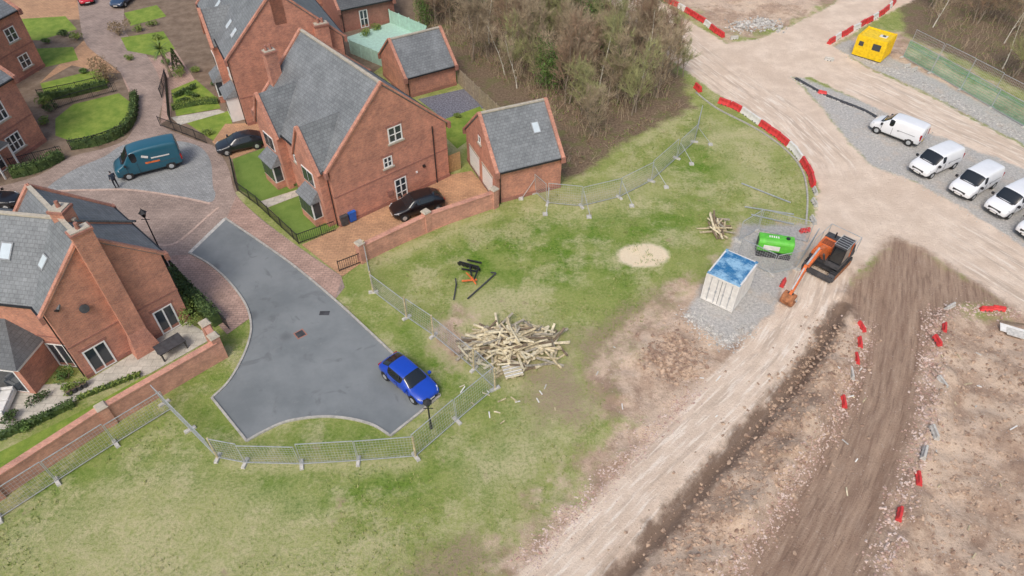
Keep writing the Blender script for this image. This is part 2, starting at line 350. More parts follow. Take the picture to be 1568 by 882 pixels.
mu=n.mix(n.math('MULTIPLY',pud,.7),mu,(.16,.11,.08))
c=n.mix(fac('mud',.5,3.2,.6),c,mu)
wet=n.mix(fine,(.12,.075,.05),(.25,.165,.115))
c=n.mix(n.math('MULTIPLY',fac('wet',.7,2.2,.35,.1),.9),c,wet)
c=n.mix(fac('sand',2,.9,.3),c,n.mix(fine,(.76,.59,.38),(.93,.82,.62)))
n.out(c,.95)
hb=n.math('ADD',n.math('MULTIPLY',fine,1.0),n.math('MULTIPLY',vf,.5)); n.bump(hb,.75,.14)
me.materials.append(n.m)
# ---------------------------------------------------------------- flat sheets, kerbs
def sheet(name,w,z,mat):
    me=bpy.data.meshes.new(name); tri=geometry.tessellate_polygon([[Vector((x,y,0)) for x,y in w]])
    me.from_pydata([(x,y,z) for x,y in w],[],[list(t) for t in tri]); 
    me.update()
    for p in me.polygons:
        if p.normal.z<0: p.flip()
    me.materials.append(mat); return link(bpy.data.objects.new(name,me))
def ribbon(mb,w,width,z0,z1,mat,off=0):
    L=[];R=[]
    for i,(x,y) in enumerate(w):
        a=w[max(i-1,0)]; b=w[min(i+1,len(w)-1)]; dx,dy=b[0]-a[0],b[1]-a[1]; l=math.hypot(dx,dy)+1e-9; nx,ny=-dy/l,dx/l
        L.append((x+nx*(off+width/2),y+ny*(off+width/2))); R.append((x+nx*(off-width/2),y+ny*(off-width/2)))
    for i in range(len(w)-1):
        a,b,c,d=L[i],L[i+1],R[i+1],R[i]
        mb.add([(*a,z0),(*b,z0),(*c,z0),(*d,z0),(*a,z1),(*b,z1),(*c,z1),(*d,z1)],[(7,6,5,4),(0,1,5,4),(2,3,7,6),(3,0,4,7),(1,2,6,5)],mat)
estate=GL([(-400,-150),(610,-150),(640,60),(560,120),(500,220),(350,300),(330,330),(0,340),(-400,340)])
sheet('estate_gardens',estate,.006,m_bed)
rightE=smooth([(345,335),(400,372),(452,409),(512,459),(560,503),(610,550),(650,588),(674,606)])
botE=[(674,606),(640,635),(598,668)]+smooth([(598,668),(570,651),(530,641),(488,639),(440,646),(405,661),(378,676)])[1:]
leftE=[(325,610)]+smooth([(325,610),(348,588),(366,560),(380,528),(385,500),(377,468),(352,433),(322,406),(290,388)])[1:]
paveP=smooth([(-300,310),(-100,300),(0,285),(60,268),(110,240),(165,226),(198,208),(207,165),(185,112),(150,85),(128,60),(118,0),(100,-80)],4)+smooth([(190,-80),(190,0),(192,48),(215,72),(240,110),(250,150),(246,190),(300,215),(330,226),(350,258),(362,298),(400,335),(460,380),(522,422)],4)+[(528,440),(514,458)]+[(452,409),(400,372),(345,335),(290,388)]+[(322,406),(352,433),(377,468),(382,488)]+[(348,512),(300,462),(258,412),(235,385),(180,380),(0,390),(-300,400)]
sheet('driveway',GL([(60,128),(128,62),(160,92),(185,112),(165,112),(110,100)]),.010,m_paveo)
sheet('driveway',GL([(185,112),(150,60),(215,72),(205,160)]),.012,m_pavep)
sheet('driveway',GL([(0,0),(125,-10),(130,30),(20,30),(25,70),(60,110),(0,130)]),.0145,m_paveo)
sheet('driveway',GL([(190,80),(240,90),(268,76),(300,125),(262,138),(262,180),(246,190),(250,140)]),.0125,m_pavep)
sheet('block_paved_street',GL(paveP),.018,m_pave)
sheet('sett_turning_circle',GL(smooth([(72,292),(110,262),(160,240),(190,222),(250,215),(300,222),(322,245),(326,285),(330,298),(320,310),(270,300),(200,290),(140,290)],4,True)),.024,m_cob)
mb=MB(); 
for w,mt in ((smooth([(72,293),(140,291),(200,291),(270,301),(322,312)]),m_kerbp),(smooth([(235,375),(270,372),(320,330),(335,318)]),m_kerbp)):
    ribbon(mb,GL(w),.22,.0,.036,mt)
mb.obj('paving_edge_band')
foot=[(362,300)]+smooth([(362,300),(400,337),(460,381),(524,425)],4)[1:]+[(514,457),(452,408),(400,371),(347,335)]
sheet('footpath',GL(foot),.0265,m_pavep)
foot2=[(240,388),(262,392),(292,390)]+smooth([(292,390),(322,407),(352,434),(377,469),(382,488)],4)[1:]+smooth([(348,512),(300,462),(258,412)],4)
sheet('footpath',GL(foot2),.027,m_pavep)
sheet('asphalt_road',GL(rightE+botE[1:]+leftE),.032,m_asph)
mb=MB()
for w in (rightE,botE,[(378,676)]+leftE): ribbon(mb,GL(w),.14,0,.12,m_kerb)
mb.obj('kerb')
mb=MB(); ribbon(mb,GL([(345,335),(318,361),(290,388)]),.3,.0,.038,m_conc); mb.obj('road_threshold')
mb=MB(); mx,my=G(460,512); mb.T=Matrix.Translation((mx,my,.032))@Matrix.Rotation(rad(40),4,'Z'); mb.box(-.36,.36,-.36,.36,0,.012,m_brickd); mb.box(-.28,.28,-.28,.28,.012,.02,m_dgrey); mb.obj('manhole_cover')
mb=MB(); mx,my=G(497,480); mb.T=Matrix.Translation((mx,my,.032)); mb.box(-.35,.35,-.2,.2,0,.01,m_dgrey); mb.obj('drain_cover')
for k,p in enumerate(([(20,30),(100,25),(118,45),(60,62),(25,60)],[(50,75),(112,72),(120,92),(60,105)],[(85,182),(112,160),(182,143),(204,160),(192,198),(120,220),(85,208)],[(62,128),(150,106),(168,125),(152,140),(70,150)],[(185,58),(250,48),(268,75),(240,86),(195,78)],[(190,20),(240,8),(255,25),(200,40)],[(262,138),(300,122),(332,150),(338,166),(270,178)],[(285,188),(350,170),(358,197),(330,218)],[(505,-60),(540,-80),(560,-20),(510,0)],[(675,185),(735,163),(752,190),(700,228),(680,208)])):
    sheet('garden_lawn',GL(p),.0215,m_lawn)
for p in ([(356,244),(418,222),(472,284),(398,308),(366,290)],[(412,318),(468,296),(514,348),(463,371)]): sheet('mown_lawn',GL(p),.0225,m_turf)
sheet('garden_path',GL([(398,309),(464,288),(468,296),(410,318)]),.0305,m_slab)
sheet('driveway',GL([(325,218),(345,190),(405,188),(418,220),(356,244)]),.029,m_paveo)
sheet('driveway',GL([(462,375),(514,352),(522,345),(688,268),(722,262),(760,305),(757,314),(560,398),(524,424)]),.0295,m_paveo)
sheet('gravel_patio',GL([(640,152),(720,134),(742,165),(684,186)]),.012,M('slate_chips',(.17,.17,.20),.9,.5,6))
sheet('decking',GL([(528,58),(600,34),(655,58),(640,82),(600,100),(545,78)]),.0235,m_aqua)
sheet('garden_path',GL([(262,180),(335,168),(345,172),(275,192)]),.0255,m_slab)
sheet('patio',GL([(-150,705),(-150,590),(60,590),(135,583),(285,492),(328,517),(230,572),(120,612),(0,668)]),.022,m_slab)
sheet('garden_lawn',GL([(-150,830),(-150,750),(0,692),(120,632),(222,576),(232,590),(130,652),(0,735)]),.016,m_lawn)
# ---------------------------------------------------------------- buildings
def house(name,o,ang,W,D,he,hr,wins=(),chim=(),lights=(),rmat=m_slate,oh=.25,cop=True,brick=None):
    E=empty(name,(o[0],o[1],0),rad(ang)); bm=brick or m_brick
    mb=MB(); h=W/2
    mb.poly([(0,0,0),(W,0,0),(W,0,he),(h,0,hr),(0,0,he)],bm); mb.poly([(W,D,0),(0,D,0),(0,D,he),(h,D,hr),(W,D,he)],bm)
    mb.poly([(0,D,0),(0,0,0),(0,0,he),(0,D,he)],bm); mb.poly([(W,0,0),(W,D,0),(W,D,he),(W,0,he)],bm)
    mb.box(-.04,W+.04,-.04,D+.04,0,.35,m_brickd)
    mb.obj('walls',E)
    if he>5:
        mb=MB(); mb.box(-.03,W+.03,-.03,D+.03,2.85,2.98,m_brickd); mb.obj('brick_band',E)
    mb=MB(); sl=(hr-he)/h; y0=-.06; y1=D+.06
    for sgn in (0,1):
        X_=lambda x:(x if sgn==0 else W-x)
        a=(X_(-oh),he-oh*sl); b=(h,hr); th=.14
        pts=[(a[0],y0,a[1]+.03),(a[0],y1,a[1]+.03),(b[0],y1,b[1]+.03),(b[0],y0,b[1]+.03)]
        top=[(p[0],p[1],p[2]+th) for p in pts]
        fs=[(0,1,2,3),(7,6,5,4),(0,4,5,1),(1,5,6,2),(2,6,7,3),(3,7,4,0)]
        if sgn: fs=[f[::-1] for f in fs]
        mb.add(pts+top,fs,rmat)
    mb.obj('roof',E)
    mb=MB(); mb.beam((h,y0,hr+.2),(h,y1,hr+.2),.26,.12,m_stone)
    if cop:
        for yy in (0.02,D-.02):
            for s_ in (0,1):
                xx=-.3 if s_==0 else W+.3
                mb.beam((xx,yy,he-.3*sl+.22),(h,yy,hr+.26),.30,.16,m_brick)
                mb.box(xx-.12 if s_ else xx-.1,xx+.12,yy-.2,yy+.2,he-.55,he+.0,m_brickd)
    for s_ in (-oh-.06,W+oh+.06): mb.beam((s_,y0,he-oh*sl+.08),(s_,y1,he-oh*sl+.08),.12,.1,m_black)
    mb.cyl((-.1,.35,0),(-.1,.35,he-.2),.045,.045,m_black,6); mb.cyl((W+.1,.35,0),(W+.1,.35,he-.2),.045,.045,m_black,6)
    mb.obj('ridge_copings_gutters',E)
    def fb(mb,face,s0,s1,z0,z1,o0,o1,mt):
        if face=='front': mb.box(s0,s1,-o1,-o0,z0,z1,mt)
        if face=='back': mb.box(s0,s1,D+o0,D+o1,z0,z1,mt)
        if face=='left': mb.box(-o1,-o0,s0,s1,z0,z1,mt)
        if face=='right': mb.box(W+o0,W+o1,s0,s1,z0,z1,mt)
    for (face,s,zz,w,hh,nc,nr,kind) in wins:
        mb=MB(); a,b=s-w/2,s+w/2
        if kind=='garage':
            fb(mb,face,a,b,zz,zz+hh,-.02,.04,m_white)
            for k in range(1,8): fb(mb,face,a+.05,b-.05,zz+hh*k/8-.012,zz+hh*k/8+.012,.04,.05,m_conc)
            fb(mb,face,a-.12,b+.12,zz+hh,zz+hh+.16,0,.05,m_stone); mb.obj('garage_door',E); continue
        fb(mb,face,a,b,zz,zz+hh,-.02,.012,m_glass)
        f=.085
        fb(mb,face,a-.02,a+f,zz,zz+hh,0.013,.06,m_white); fb(mb,face,b-f,b+.02,zz,zz+hh,0.013,.06,m_white)
        fb(mb,face,a+f,b-f,zz,zz+f,.013,.06,m_white); fb(mb,face,a+f,b-f,zz+hh-f,zz+hh,.013,.06,m_white)
        for k in range(1,nc): x=a+w*k/nc; fb(mb,face,x-.05,x+.05,zz+f,zz+hh-f,.013,.055,m_white)
        for k in range(1,nr): x=zz+hh*k/nr; fb(mb,face,a+f,b-f,x-.03,x+.03,.013,.05,m_white)
        if zz>.2: fb(mb,face,a-.15,b+.15,zz-.14,zz-.003,0,.12,m_stone)
        fb(mb,face,a-.15,b+.15,zz+hh+.003,zz+hh+.22,0,.035,m_brickd)
        mb.obj('door' if kind=='door' else 'window',E)
    for (cx,cy,wx,wy,z0,z1,pots) in chim:
        mb=MB(); mb.box(cx-wx/2,cx+wx/2,cy-wy/2,cy+wy/2,z0,z1-.25,bm); mb.box(cx-wx/2-.07,cx+wx/2+.07,cy-wy/2-.07,cy+wy/2+.07,z1-.25,z1-.08,m_brickd); mb.box(cx-wx/2+.03,cx+wx/2-.03,cy-wy/2+.03,cy+wy/2-.03,z1-.08,z1,m_stone)
        for k in range(pots):
            px=cx+(k-(pots-1)/2)*.38; mb.cyl((px,cy,z1),(px,cy,z1+.4),.14,.11,m_brickd,8)
        mb.obj('chimney',E)
    for (sd,fr,yy,w,l) in lights:
        x=h*fr; zc=he+(hr-he)*fr+.17; a=math.atan2(hr-he,h)
        mb=MB()
        if sd=='L': mb.T=Matrix.Translation((x,yy,zc))@Matrix.Rotation(-a,4,'Y')
        else: mb.T=Matrix.Translation((W-x,yy,zc))@Matrix.Rotation(a,4,'Y')
        mb.box(-l/2,l/2,-w/2,w/2,0,.08,m_lead); mb.box(-l/2+.08,l/2-.08,-w/2+.08,w/2-.08,.08,.085,m_skyl); mb.obj('skylight',E)
    return E
def side(near,a,L,dep): 
    r=rad(a); return (near[0]-dep*math.sin(r),near[1]+dep*math.cos(r)),a-90,dep,L
def crossgable(E,y0,y1,xo,he,hr,base,pitch):
    xe=(hr-base)/pitch+.3; ym=(y0+y1)/2
    mb=MB(); mb.poly([(-xo,y1,0),(-xo,y0,0),(-xo,y0,he),(-xo,ym,hr),(-xo,y1,he)],m_brick)
    mb.poly([(-xo,y0,0),(0,y0,0),(.8,y0,he),(-xo,y0,he)],m_brick); mb.poly([(0,y1,0),(-xo,y1,0),(-xo,y1,he),(.8,y1,he)],m_brick); mb.obj('bay_walls',E)
    mb=MB()
    for s_ in (y0-.15,y1+.15):
        k=(hr-he)/((y1-y0)/2); ze=he-.15*k
        pts=[(-xo-.02,s_,ze+.02),(xe,s_,ze+.02),(xe,ym,hr+.02),(-xo-.02,ym,hr+.02)]; top=[(a,b,c+.14) for a,b,c in pts]
        mb.add(pts+top,[(0,1,2,3),(7,6,5,4),(0,4,5,1),(1,5,6,2),(2,6,7,3),(3,7,4,0)],m_slate)
        mb.beam((-xo-.02,s_+(-.12 if s_<ym else .12),ze+.05),(-xo-.02,ym,hr+.24),.3,.16,m_brick)
    mb.obj('bay_roof',E)
    mb=MB(); w=(y1-y0)*.5
    mb.box(-xo-.06,-xo-.0,ym-w/2,ym+w/2,3.4,4.7,m_white); mb.box(-xo-.08,-xo-.06,ym-w/2+.08,ym-.05,3.48,4.62,m_glass); mb.box(-xo-.08,-xo-.06,ym+.05,ym+w/2-.08,3.48,4.62,m_glass); mb.obj('window',E)
    mb=MB(); mb.box(-xo-.8,-xo,ym-1.1,ym+1.1,0,.7,m_brick); mb.box(-xo-.8,-xo,ym-1.1,ym+1.1,.7,2.3,m_white)
    for k in range(3): mb.box(-xo-.83,-xo-.8,ym-1.02+k*.7,ym-1.02+k*.7+.62,.8,2.2,m_glass)
    mb.box(-xo-.7,-xo-.1,ym-1.13,ym-1.1,.8,2.2,m_glass)
    mb.add([(-xo-.95,ym-1.25,2.3),(-xo-.95,ym+1.25,2.3),(-xo,ym+1.25,2.3),(-xo,ym-1.25,2.3),(-xo,ym-1.0,3.1),(-xo,ym+1.0,3.1)],[(1,0,4,5),(0,3,4),(2,1,5)],m_slate); mb.obj('bay_window',E)
A_=house('brick_house',(-13.9,43.35),40.6,11,12.4,5.4,10.6,
 wins=[('front',6.1,5.6,1.25,1.35,2,2,'w'),('front',5.1,3.6,.8,.95,2,2,'w'),('front',6.0,.05,1.1,2.05,2,3,'door'),('left',5.9,3.2,.8,1.3,1,2,'w'),('right',3,3.2,1.2,1.3,2,2,'w')],
 chim=[(2.2,11.9,1.0,.7,5,10.2,2)])
crossgable(A_,.6,4.2,.7,5.3,8.2,5.4,5.2/5.5); crossgable(A_,7.4,10.8,.7,5.3,8.2,5.4,5.2/5.5)
mb=MB(); mb.box(4.6,5.1,-.12,-.02,.9,1.4,m_brickd); mb.box(8.3,8.5,-.22,-.05,2.2,2.4,m_black); mb.box(7.6,7.75,-.1,-.0,1.9,2.05,m_white); mb.cyl((9.6,-.08,0),(9.6,-.08,5.6),.05,.05,m_black,6); mb.obj('wall_fittings',A_)
o,a,W,D=side((-1.33,46.5),23,6.0,7.0)
house('brick_garage',o,a,W,D,3.3,6.5,wins=[('front',2.0,.05,2.3,2.1,1,1,'garage'),('front',5.1,.05,2.3,2.1,1,1,'garage'),('front',3.5,3.9,.5,.7,1,1,'w')],lights=[('R',.55,4.4,.7,1.0)],cop=True)
o,a,W,D=side((-10.9,64.4),31,5.8,6.0)
house('brick_garage',o,a,W,D,2.4,5.0)
o,a,W,D=side((-20.5,80.5),30,7,6.5)
house('brick_garage',o,a,W,D,2.8,5.4,wins=[('right',3.0,.05,1.0,2.1,2,2,'door')],brick=m_brickd,rmat=m_slated)
D_=house('brick_house',(-25.8,59.1),28,10.7,15,6.8,11.9,wins=[('left',3,3.8,1.1,1.4,2,2,'w'),('left',12.5,3.8,1.1,1.4,2,2,'w'),('left',12.5,.9,1.3,1.4,2,2,'w')],
 chim=[(5.35,.4,1.1,.8,9,13.2,2),(8.8,-.3,1.3,.7,0,8.6,2)],lights=[('L',.25,2,.8,1.0),('L',.25,4.2,.8,1.0),('L',.25,9.5,.8,1.0),('L',.25,12,.8,1.0)])
crossgable(D_,5.2,8.6,.7,6.2,8.9,6.8,5.1/5.35)
mb=MB()
mb.box(-1.2,0,1.4,3.8,0,2.5,m_white); mb.box(-1.23,-1.2,1.5,3.7,.8,2.3,m_glass); mb.add([(-1.35,1.25,2.5),(-1.35,3.95,2.5),(0,3.95,2.5),(0,1.25,2.5),(0,1.6,3.3),(0,3.6,3.3)],[(1,0,4,5),(0,3,4),(2,1,5)],m_slate); mb.obj('bay_window',D_)
E_=house('brick_house',(-27.5,27.8),47.5,7.2,7.5,6.0,9.5,wins=[('front',1.2,.05,1.4,2.1,2,1,'door'),('front',5.8,.05,1.3,2.1,2,1,'door'),('right',3.5,3.4,.9,1.1,2,1,'w')],
 chim=[(3.75,-.28,1.15,.62,0,10.4,1)],lights=[('L',.45,2.2,.7,.9)])
mb=MB(); mb.add([(2.9,-.9,0),(4.6,-.9,0),(4.6,-.02,0),(2.9,-.02,0),(3.2,-.6,1.9),(4.3,-.6,1.9),(4.3,-.02,1.9),(3.2,-.02,1.9)],[(4,5,6,7),(0,1,5,4),(1,2,6,5),(2,3,7,6),(3,0,4,7)],m_brick); mb.obj('chimney_breast',E_)
mb=MB(); mb.cyl((1.9,-.05,5.1),(1.9,-.2,5.15),.28,.28,m_dgrey,12); mb.obj('satellite_dish',E_)
o,a,W,D=side((-39,30.2),-8,12.2,8)
B_=house('brick_house',o,a,W,D,6.0,9.2,wins=[('right',3,3.4,1.2,1.2,2,1,'w'),('right',10.2,.05,1.8,2.2,3,1,'door')],chim=[(4,11.6,.9,.9,7,10.3,1)],lights=[('R',.55,8.2,.8,1.1)],cop=False)
mb=MB(); mb.box(W,W+2.4,4.6,9.2,0,2.35,m_brick); mb.box(W,W+2.5,4.5,9.3,2.352,2.6,m_white)
mb.box(W+2.403,W+2.42,5.0,8.8,.1,2.2,m_white); mb.box(W+2.42,W+2.43,5.1,8.7,.2,2.1,m_glass)
mb.add([(W,4.4,2.6),(W+2.65,4.4,2.6),(W+2.65,9.4,2.6),(W,9.4,2.6),(W,6.2,4.2),(W,7.6,4.2)],[(0,1,4),(1,2,5,4),(2,3,5)],m_slated); mb.obj('garden_room',B_)
o,a,W,D=side((-46.9,46.2),75,10.5,9)
F_=house('brick_house',o,a,W,D,6.6,9.8,wins=[('right',3.0,3.8,1.5,1.6,3,2,'w'),('right',7.6,3.8,1.5,1.6,3,2,'w'),('right',7.6,.9,1.5,1.5,3,2,'w'),('right',5.2,.05,1.1,2.1,1,2,'door'),('back',6.5,3.8,1,1.3,2,2,'w'),('back',5.5,.9,1,1.3,2,2,'w')],chim=[(4.5,9.9,.8,1.0,9,11.2,2)])
mb=MB(); mb.box(W,W+1.2,4.2,6.2,2.4,2.6,m_white); mb.beam((W+1.1,4.3,0),(W+1.1,4.3,2.4),.12,.12,m_white); mb.beam((W+1.1,6.1,0),(W+1.1,6.1,2.4),.12,.12,m_white); mb.add([(W,4.1,2.6),(W+1.3,4.1,2.6),(W+1.3,6.3,2.6),(W,6.3,2.6),(W,5.2,3.5),(W+1.3,5.2,3.5)],[(0,1,5,4),(2,3,4,5),(1,2,5)],m_slate); mb.obj('porch',F_)
o,a,W,D=side((-54.2,63.0),75,9,9)
house('brick_house',o,a,W,D,6.4,9.5,wins=[('right',3.0,3.8,1.3,1.4,2,2,'w'),('right',7,3.8,1.3,1.4,2,2,'w'),('right',7,.9,1.3,1.4,2,2,'w')])
house('brick_house',(-33,84),28,10,12,6.4,11)
# ---------------------------------------------------------------- garden walls / fences
def gwall(name,pts,h,th=.33,skip=(),ph=.35,mt=m_wallb):
    E=empty(name); mb=MB()
    for a,b in zip(pts[:-1],pts[1:]):
        mb.beam((*a,h/2),(*b,h/2),th,h,mt); mb.beam((*a,h+.045),(*b,h+.045),th+.12,.085,mt)
    mb.obj('wall',E)
    mb=MB()
    for i,(x,y) in enumerate(pts):
        if i in skip: continue
        mb.T=Matrix.Translation((x,y,0))@Matrix.Rotation(rad(45),4,'Z')
        mb.box(-.27,.27,-.27,.27,0,h+ph,mt); mb.box(-.33,.33,-.33,.33,h+ph,h+ph+.12,m_stone,.08,.08)
    mb.obj('piers',E)
gwall('garden_wall',GL([(556,400),(655,352),(757,317)]),1.5)
gwall('garden_wall',GL([(342,548),(172,648),(0,762),(-150,860)]),1.6,ph=.1,skip=(0,))
gwall('garden_wall',GL([(341,547),(328,527)]),1.9,ph=.2,th=.30)
def railing(pts,h=1.0,name='metal_railing'):
    mb=MB()
    for a,b in zip(pts[:-1],pts[1:]):
        L=math.dist(a,b); nb=max(2,int(L/.16))
        mb.beam((*a,h),(*b,h),.05,.05,m_black); mb.beam((*a,.15),(*b,.15),.04,.04,m_black)
        for k in range(nb+1):
            t=k/nb; x=a[0]+(b[0]-a[0])*t; y=a[1]+(b[1]-a[1])*t; r=.05 if k%12==0 else .022
            mb.beam((x,y,0),(x,y,h+(.12 if k%12==0 else .05)),r,r,m_black)
    mb.obj(name)
for p in ([(355,250),(364,292),(396,316),(458,374),(514,354)],[(246,193),(280,205),(317,220)],[(85,168),(112,158),(180,140)],[(62,152),(120,140),(168,128)],[(20,258),(98,238)],[(262,408),(300,452),(352,505)],[(248,150),(256,120),(262,190)],[(520,416),(556,402)],[(110,230),(150,222),(192,206)]):
    railing(GL(p))
def mesh_fence(base,name='mesh_fence',panel=3.45,h=2.0,col=None,feet=True,stays=False,lean=0,dens=.17,wr=.009):
    mb=MB(); col=col or m_steel
    for a,b in zip(base[:-1],base[1:]):
        L=math.dist(a,b); k=max(1,round(L/panel))
        for i in range(k):
            p=[a[j]+(b[j]-a[j])*i/k for j in (0,1)]; q=[a[j]+(b[j]-a[j])*(i+1)/k for j in (0,1)]
            dx,dy=q[0]-p[0],q[1]-p[1]; l=math.hypot(dx,dy); dx/=l;dy/=l; nx,ny=-dy,dx
            ln=random.uniform(-.09,.09)+lean; P=lambda s,zz:(p[0]+dx*s+nx*ln*zz,p[1]+dy*s+ny*ln*zz,zz+.06)
            s0,s1=.04,l-.04
            for s in (s0,s1): mb.cyl(P(s,0),P(s,h),.026,.026,m_steel,6)
            for zz in (.08,h): mb.beam(P(s0,zz),P(s1,zz),.045,.045,m_steel)
            nn=int(l/dens)
            for j in range(1,nn): mb.beam(P(l*j/nn,.08),P(l*j/nn,h),wr,wr,col)
            for j in range(1,8): mb.beam(P(s0,h*j/8),P(s1,h*j/8),wr,wr,col)
            if feet:
                mb.T=Matrix.Translation((p[0],p[1],0))@Matrix.Rotation(math.atan2(dy,dx)+random.uniform(-.2,.2),4,'Z'); mb.box(-.12,.12,-.36,.36,0,.14,m_conc,.02,.02); mb.T=Matrix.Identity(4)
            if stays: mb.cyl(P(.1,1.6),(p[0]+dx*.1-nx*1.5,p[1]+dy*.1-ny*1.5,.1),.025,.025,m_steel,5); mb.box(p[0]-nx*1.5-.2,p[0]-nx*1.5+.2,p[1]-ny*1.5-.2,p[1]-ny*1.5+.2,0,.12,m_conc)
    return mb.obj(name)
mesh_fence(GL([(-60,820),(0,795),(88,738),(178,680),(262,628)]))
mesh_fence(GL([(252,618),(334,702)])); mesh_fence(GL([(334,702),(376,710),(462,712),(549,707),(637,700)])); mesh_fence(GL([(637,700),(700,645),(758,596)]))
mesh_fence(GL([(758,596),(726,566),(664,515),(623,487),(572,448)]),h=1.8)
mesh_fence(GL([(572,448),(562,400)]),h=1.6)
mesh_fence(GL([(820,296),(838,312),(890,317),(948,303),(997,278),(1036,243),(1063,218),(1070,190)]),stays=True)
mesh_fence(GL([(1130,370),(1160,352),(1236,372)]),h=1.9); mesh_fence(GL([(1128,395),(1180,420),(1218,412),(1240,378)]),h=1.9)
mesh_fence(GL([(1382,88),(1470,138),(1568,195),(1720,285)]),col=m_fgreen,dens=.09,wr=.018); mesh_fence(GL([(1392,72),(1480,118),(1568,165),(1720,250)]),feet=False)
mb=MB()
for u,v in ((758,596),(726,566),(664,515),(623,487),(572,448),(562,400),(334,702),(637,700)):
    x,y=G(u,v); mb.cyl((x,y,0),(x,y,2.1),.07,.065,m_wood,7)
mb.obj('fence_posts')
def tfence(pts,h=1.8,mt=m_fencew,name='timber_fence'):
    mb=MB()
    for a,b in zip(pts[:-1],pts[1:]):
        L=math.dist(a,b); k=max(1,int(L/.15))
        for i in range(k):
            p=[a[j]+(b[j]-a[j])*i/k for j in (0,1)]; q=[a[j]+(b[j]-a[j])*(i+.9)/k for j in (0,1)]
            mb.beam((*p,h/2),(*q,h/2),.03,h+random.uniform(-.02,.02),mt)
            if i%12==0: mb.box(p[0]-.06,p[0]+.06,p[1]-.06,p[1]+.06,0,h+.1,mt)
    mb.obj(name)
tfence(GL([(702,128),(735,160),(772,195)])); tfence(GL([(688,265),(706,258)]),1.8,m_door,'timber_gate')
tfence(GL([(538,82),(600,108),(648,80),(655,60)]),1.6,m_aqua,'painted_fence'); tfence(GL([(598,35),(628,48),(655,60)]),1.6,m_aqua,'painted_fence')
# ---------------------------------------------------------------- vegetation
def rv(s=1): return Vector((random.gauss(0,s),random.gauss(0,s),random.gauss(0,s)))
def leaf(mb,c,s,mt):
    a=rv().normalized(); b=a.cross(rv()).normalized(); c=Vector(c)
    mb.add([tuple(c-a*s),tuple(c+b*s*.6),tuple(c+a*s),tuple(c-b*s*.6)],[(0,1,2,3)],mt)
def tree_mesh(name,H,seed,birch=False,ivy=0,n1=20,twm=None):
    random.seed(seed); mb=MB(); bark=m_birch if birch else m_bark; tw=twm or m_twig
    stems=[]; ns=1 if birch else random.choice([2,3,4])
    for s in range(ns):
        p=Vector((random.uniform(-.6,.6)*(ns>1),random.uniform(-.6,.6)*(ns>1),-.1)); d=Vector((random.uniform(-.2,.2)*ns*.4,random.uniform(-.2,.2)*ns*.4,1)).normalized(); r=.075 if birch else .10/ns**.5+.025
        r*=H/7; segs=7; path=[(p.copy(),r)]
        for i in range(segs):
            d=(d+rv(.07)+Vector((0,0,.08))).normalized(); p=p+d*(H/segs)*random.uniform(.8,1.05); r*=.78; path.append((p.copy(),r))
        for (a,ra),(b,rb) in zip(path[:-1],path[1:]): mb.cyl(a,b,ra,rb,bark,6,False)
        stems.append(path)
    for path in stems:
        for k in range(n1 if ns==1 else int(n1*1.5/ns)+4):
            t=random.uniform(.15,.99)*(len(path)-1); i=int(t); f=t-i
            b=path[i][0].lerp(path[min(i+1,len(path)-1)][0],f); r=path[i][1]*.5
            az=random.uniform(0,6.28); up=random.uniform(.5,1.5); d=Vector((math.cos(az),math.sin(az),up)).normalized()
            L=H*(.34-.02*t)*random.uniform(.7,1.15)*(.75 if birch else 1); p=b.copy(); pts=[(p.copy(),r)]
            for s in range(4):
                d=(d+rv(.14)+Vector((0,0,.1))).normalized(); p=p+d*(L/4); r*=.68; pts.append((p.copy(),max(r,.014)))
            for (a,ra),(c,rc) in zip(pts[:-1],pts[1:]): mb.cyl(a,c,ra,rc,bark if ra>.03 else tw,4,False)
            for j in range(8):
                u=random.uniform(.3,1)*4; ii=min(int(u),3); q=pts[ii][0].lerp(pts[ii+1][0],u-ii)
                d2=(d+rv(.5)+Vector((0,0,.15))).normalized(); L2=L*random.uniform(.25,.5); e=q+d2*L2*.5; e2=e+(d2+rv(.2)).normalized()*L2*.5
                mb.cyl(q,e,.02,.016,tw,3,False); mb.cyl(e,e2,.016,.009,tw,3,False)
                for m in range(5):
                    st=q.lerp(e2,random.uniform(.2,1)); d3=(d2+rv(.45)+Vector((0,0,.2))).normalized(); mb.cyl(st,st+d3*random.uniform(.3,.8),.013,.007,tw,3,False)
    if ivy:
        for k in range(ivy):
            path=random.choice(stems); t=random.betavariate(1.6,1.4)*.95*(len(path)-1); i=int(t); b=path[i][0].lerp(path[i+1][0],t-i)
            R=H*.15*(1.1-.6*t/len(path)); c=b+Vector((random.gauss(0,R*.6),random.gauss(0,R*.6),random.gauss(0,.3)))
            leaf(mb,c,random.uniform(.07,.15),m_ivy)
    o=mb.obj(name); me=o.data; bpy.data.objects.remove(o); return me
TM=[tree_mesh('bare_tree',8,s,twm=(m_twig,m_twig2,m_twig,m_twig3,m_twig)[s%5]) for s in (1,2,3,4,5)]
TB=[tree_mesh('birch_tree',9.5,s,birch=True,n1=12) for s in (11,12,13)]
TI=[tree_mesh('ivy_tree',8,s,ivy=2600,n1=12) for s in (21,22)]
random.seed(5)
def inside(x,y,poly): return sdf(np.array([x]),np.array([y]),poly)[0]
def plant(me,name,x,y,s,rz=None):
    o=link(bpy.data.objects.new(name,me)); o.location=(x,y,hgt(x,y)); o.scale=(s,s,s*random.uniform(.9,1.12)); o.rotation_euler=(random.uniform(-.06,.06),random.uniform(-.06,.06),random.uniform(0,6.28) if rz is None else rz)
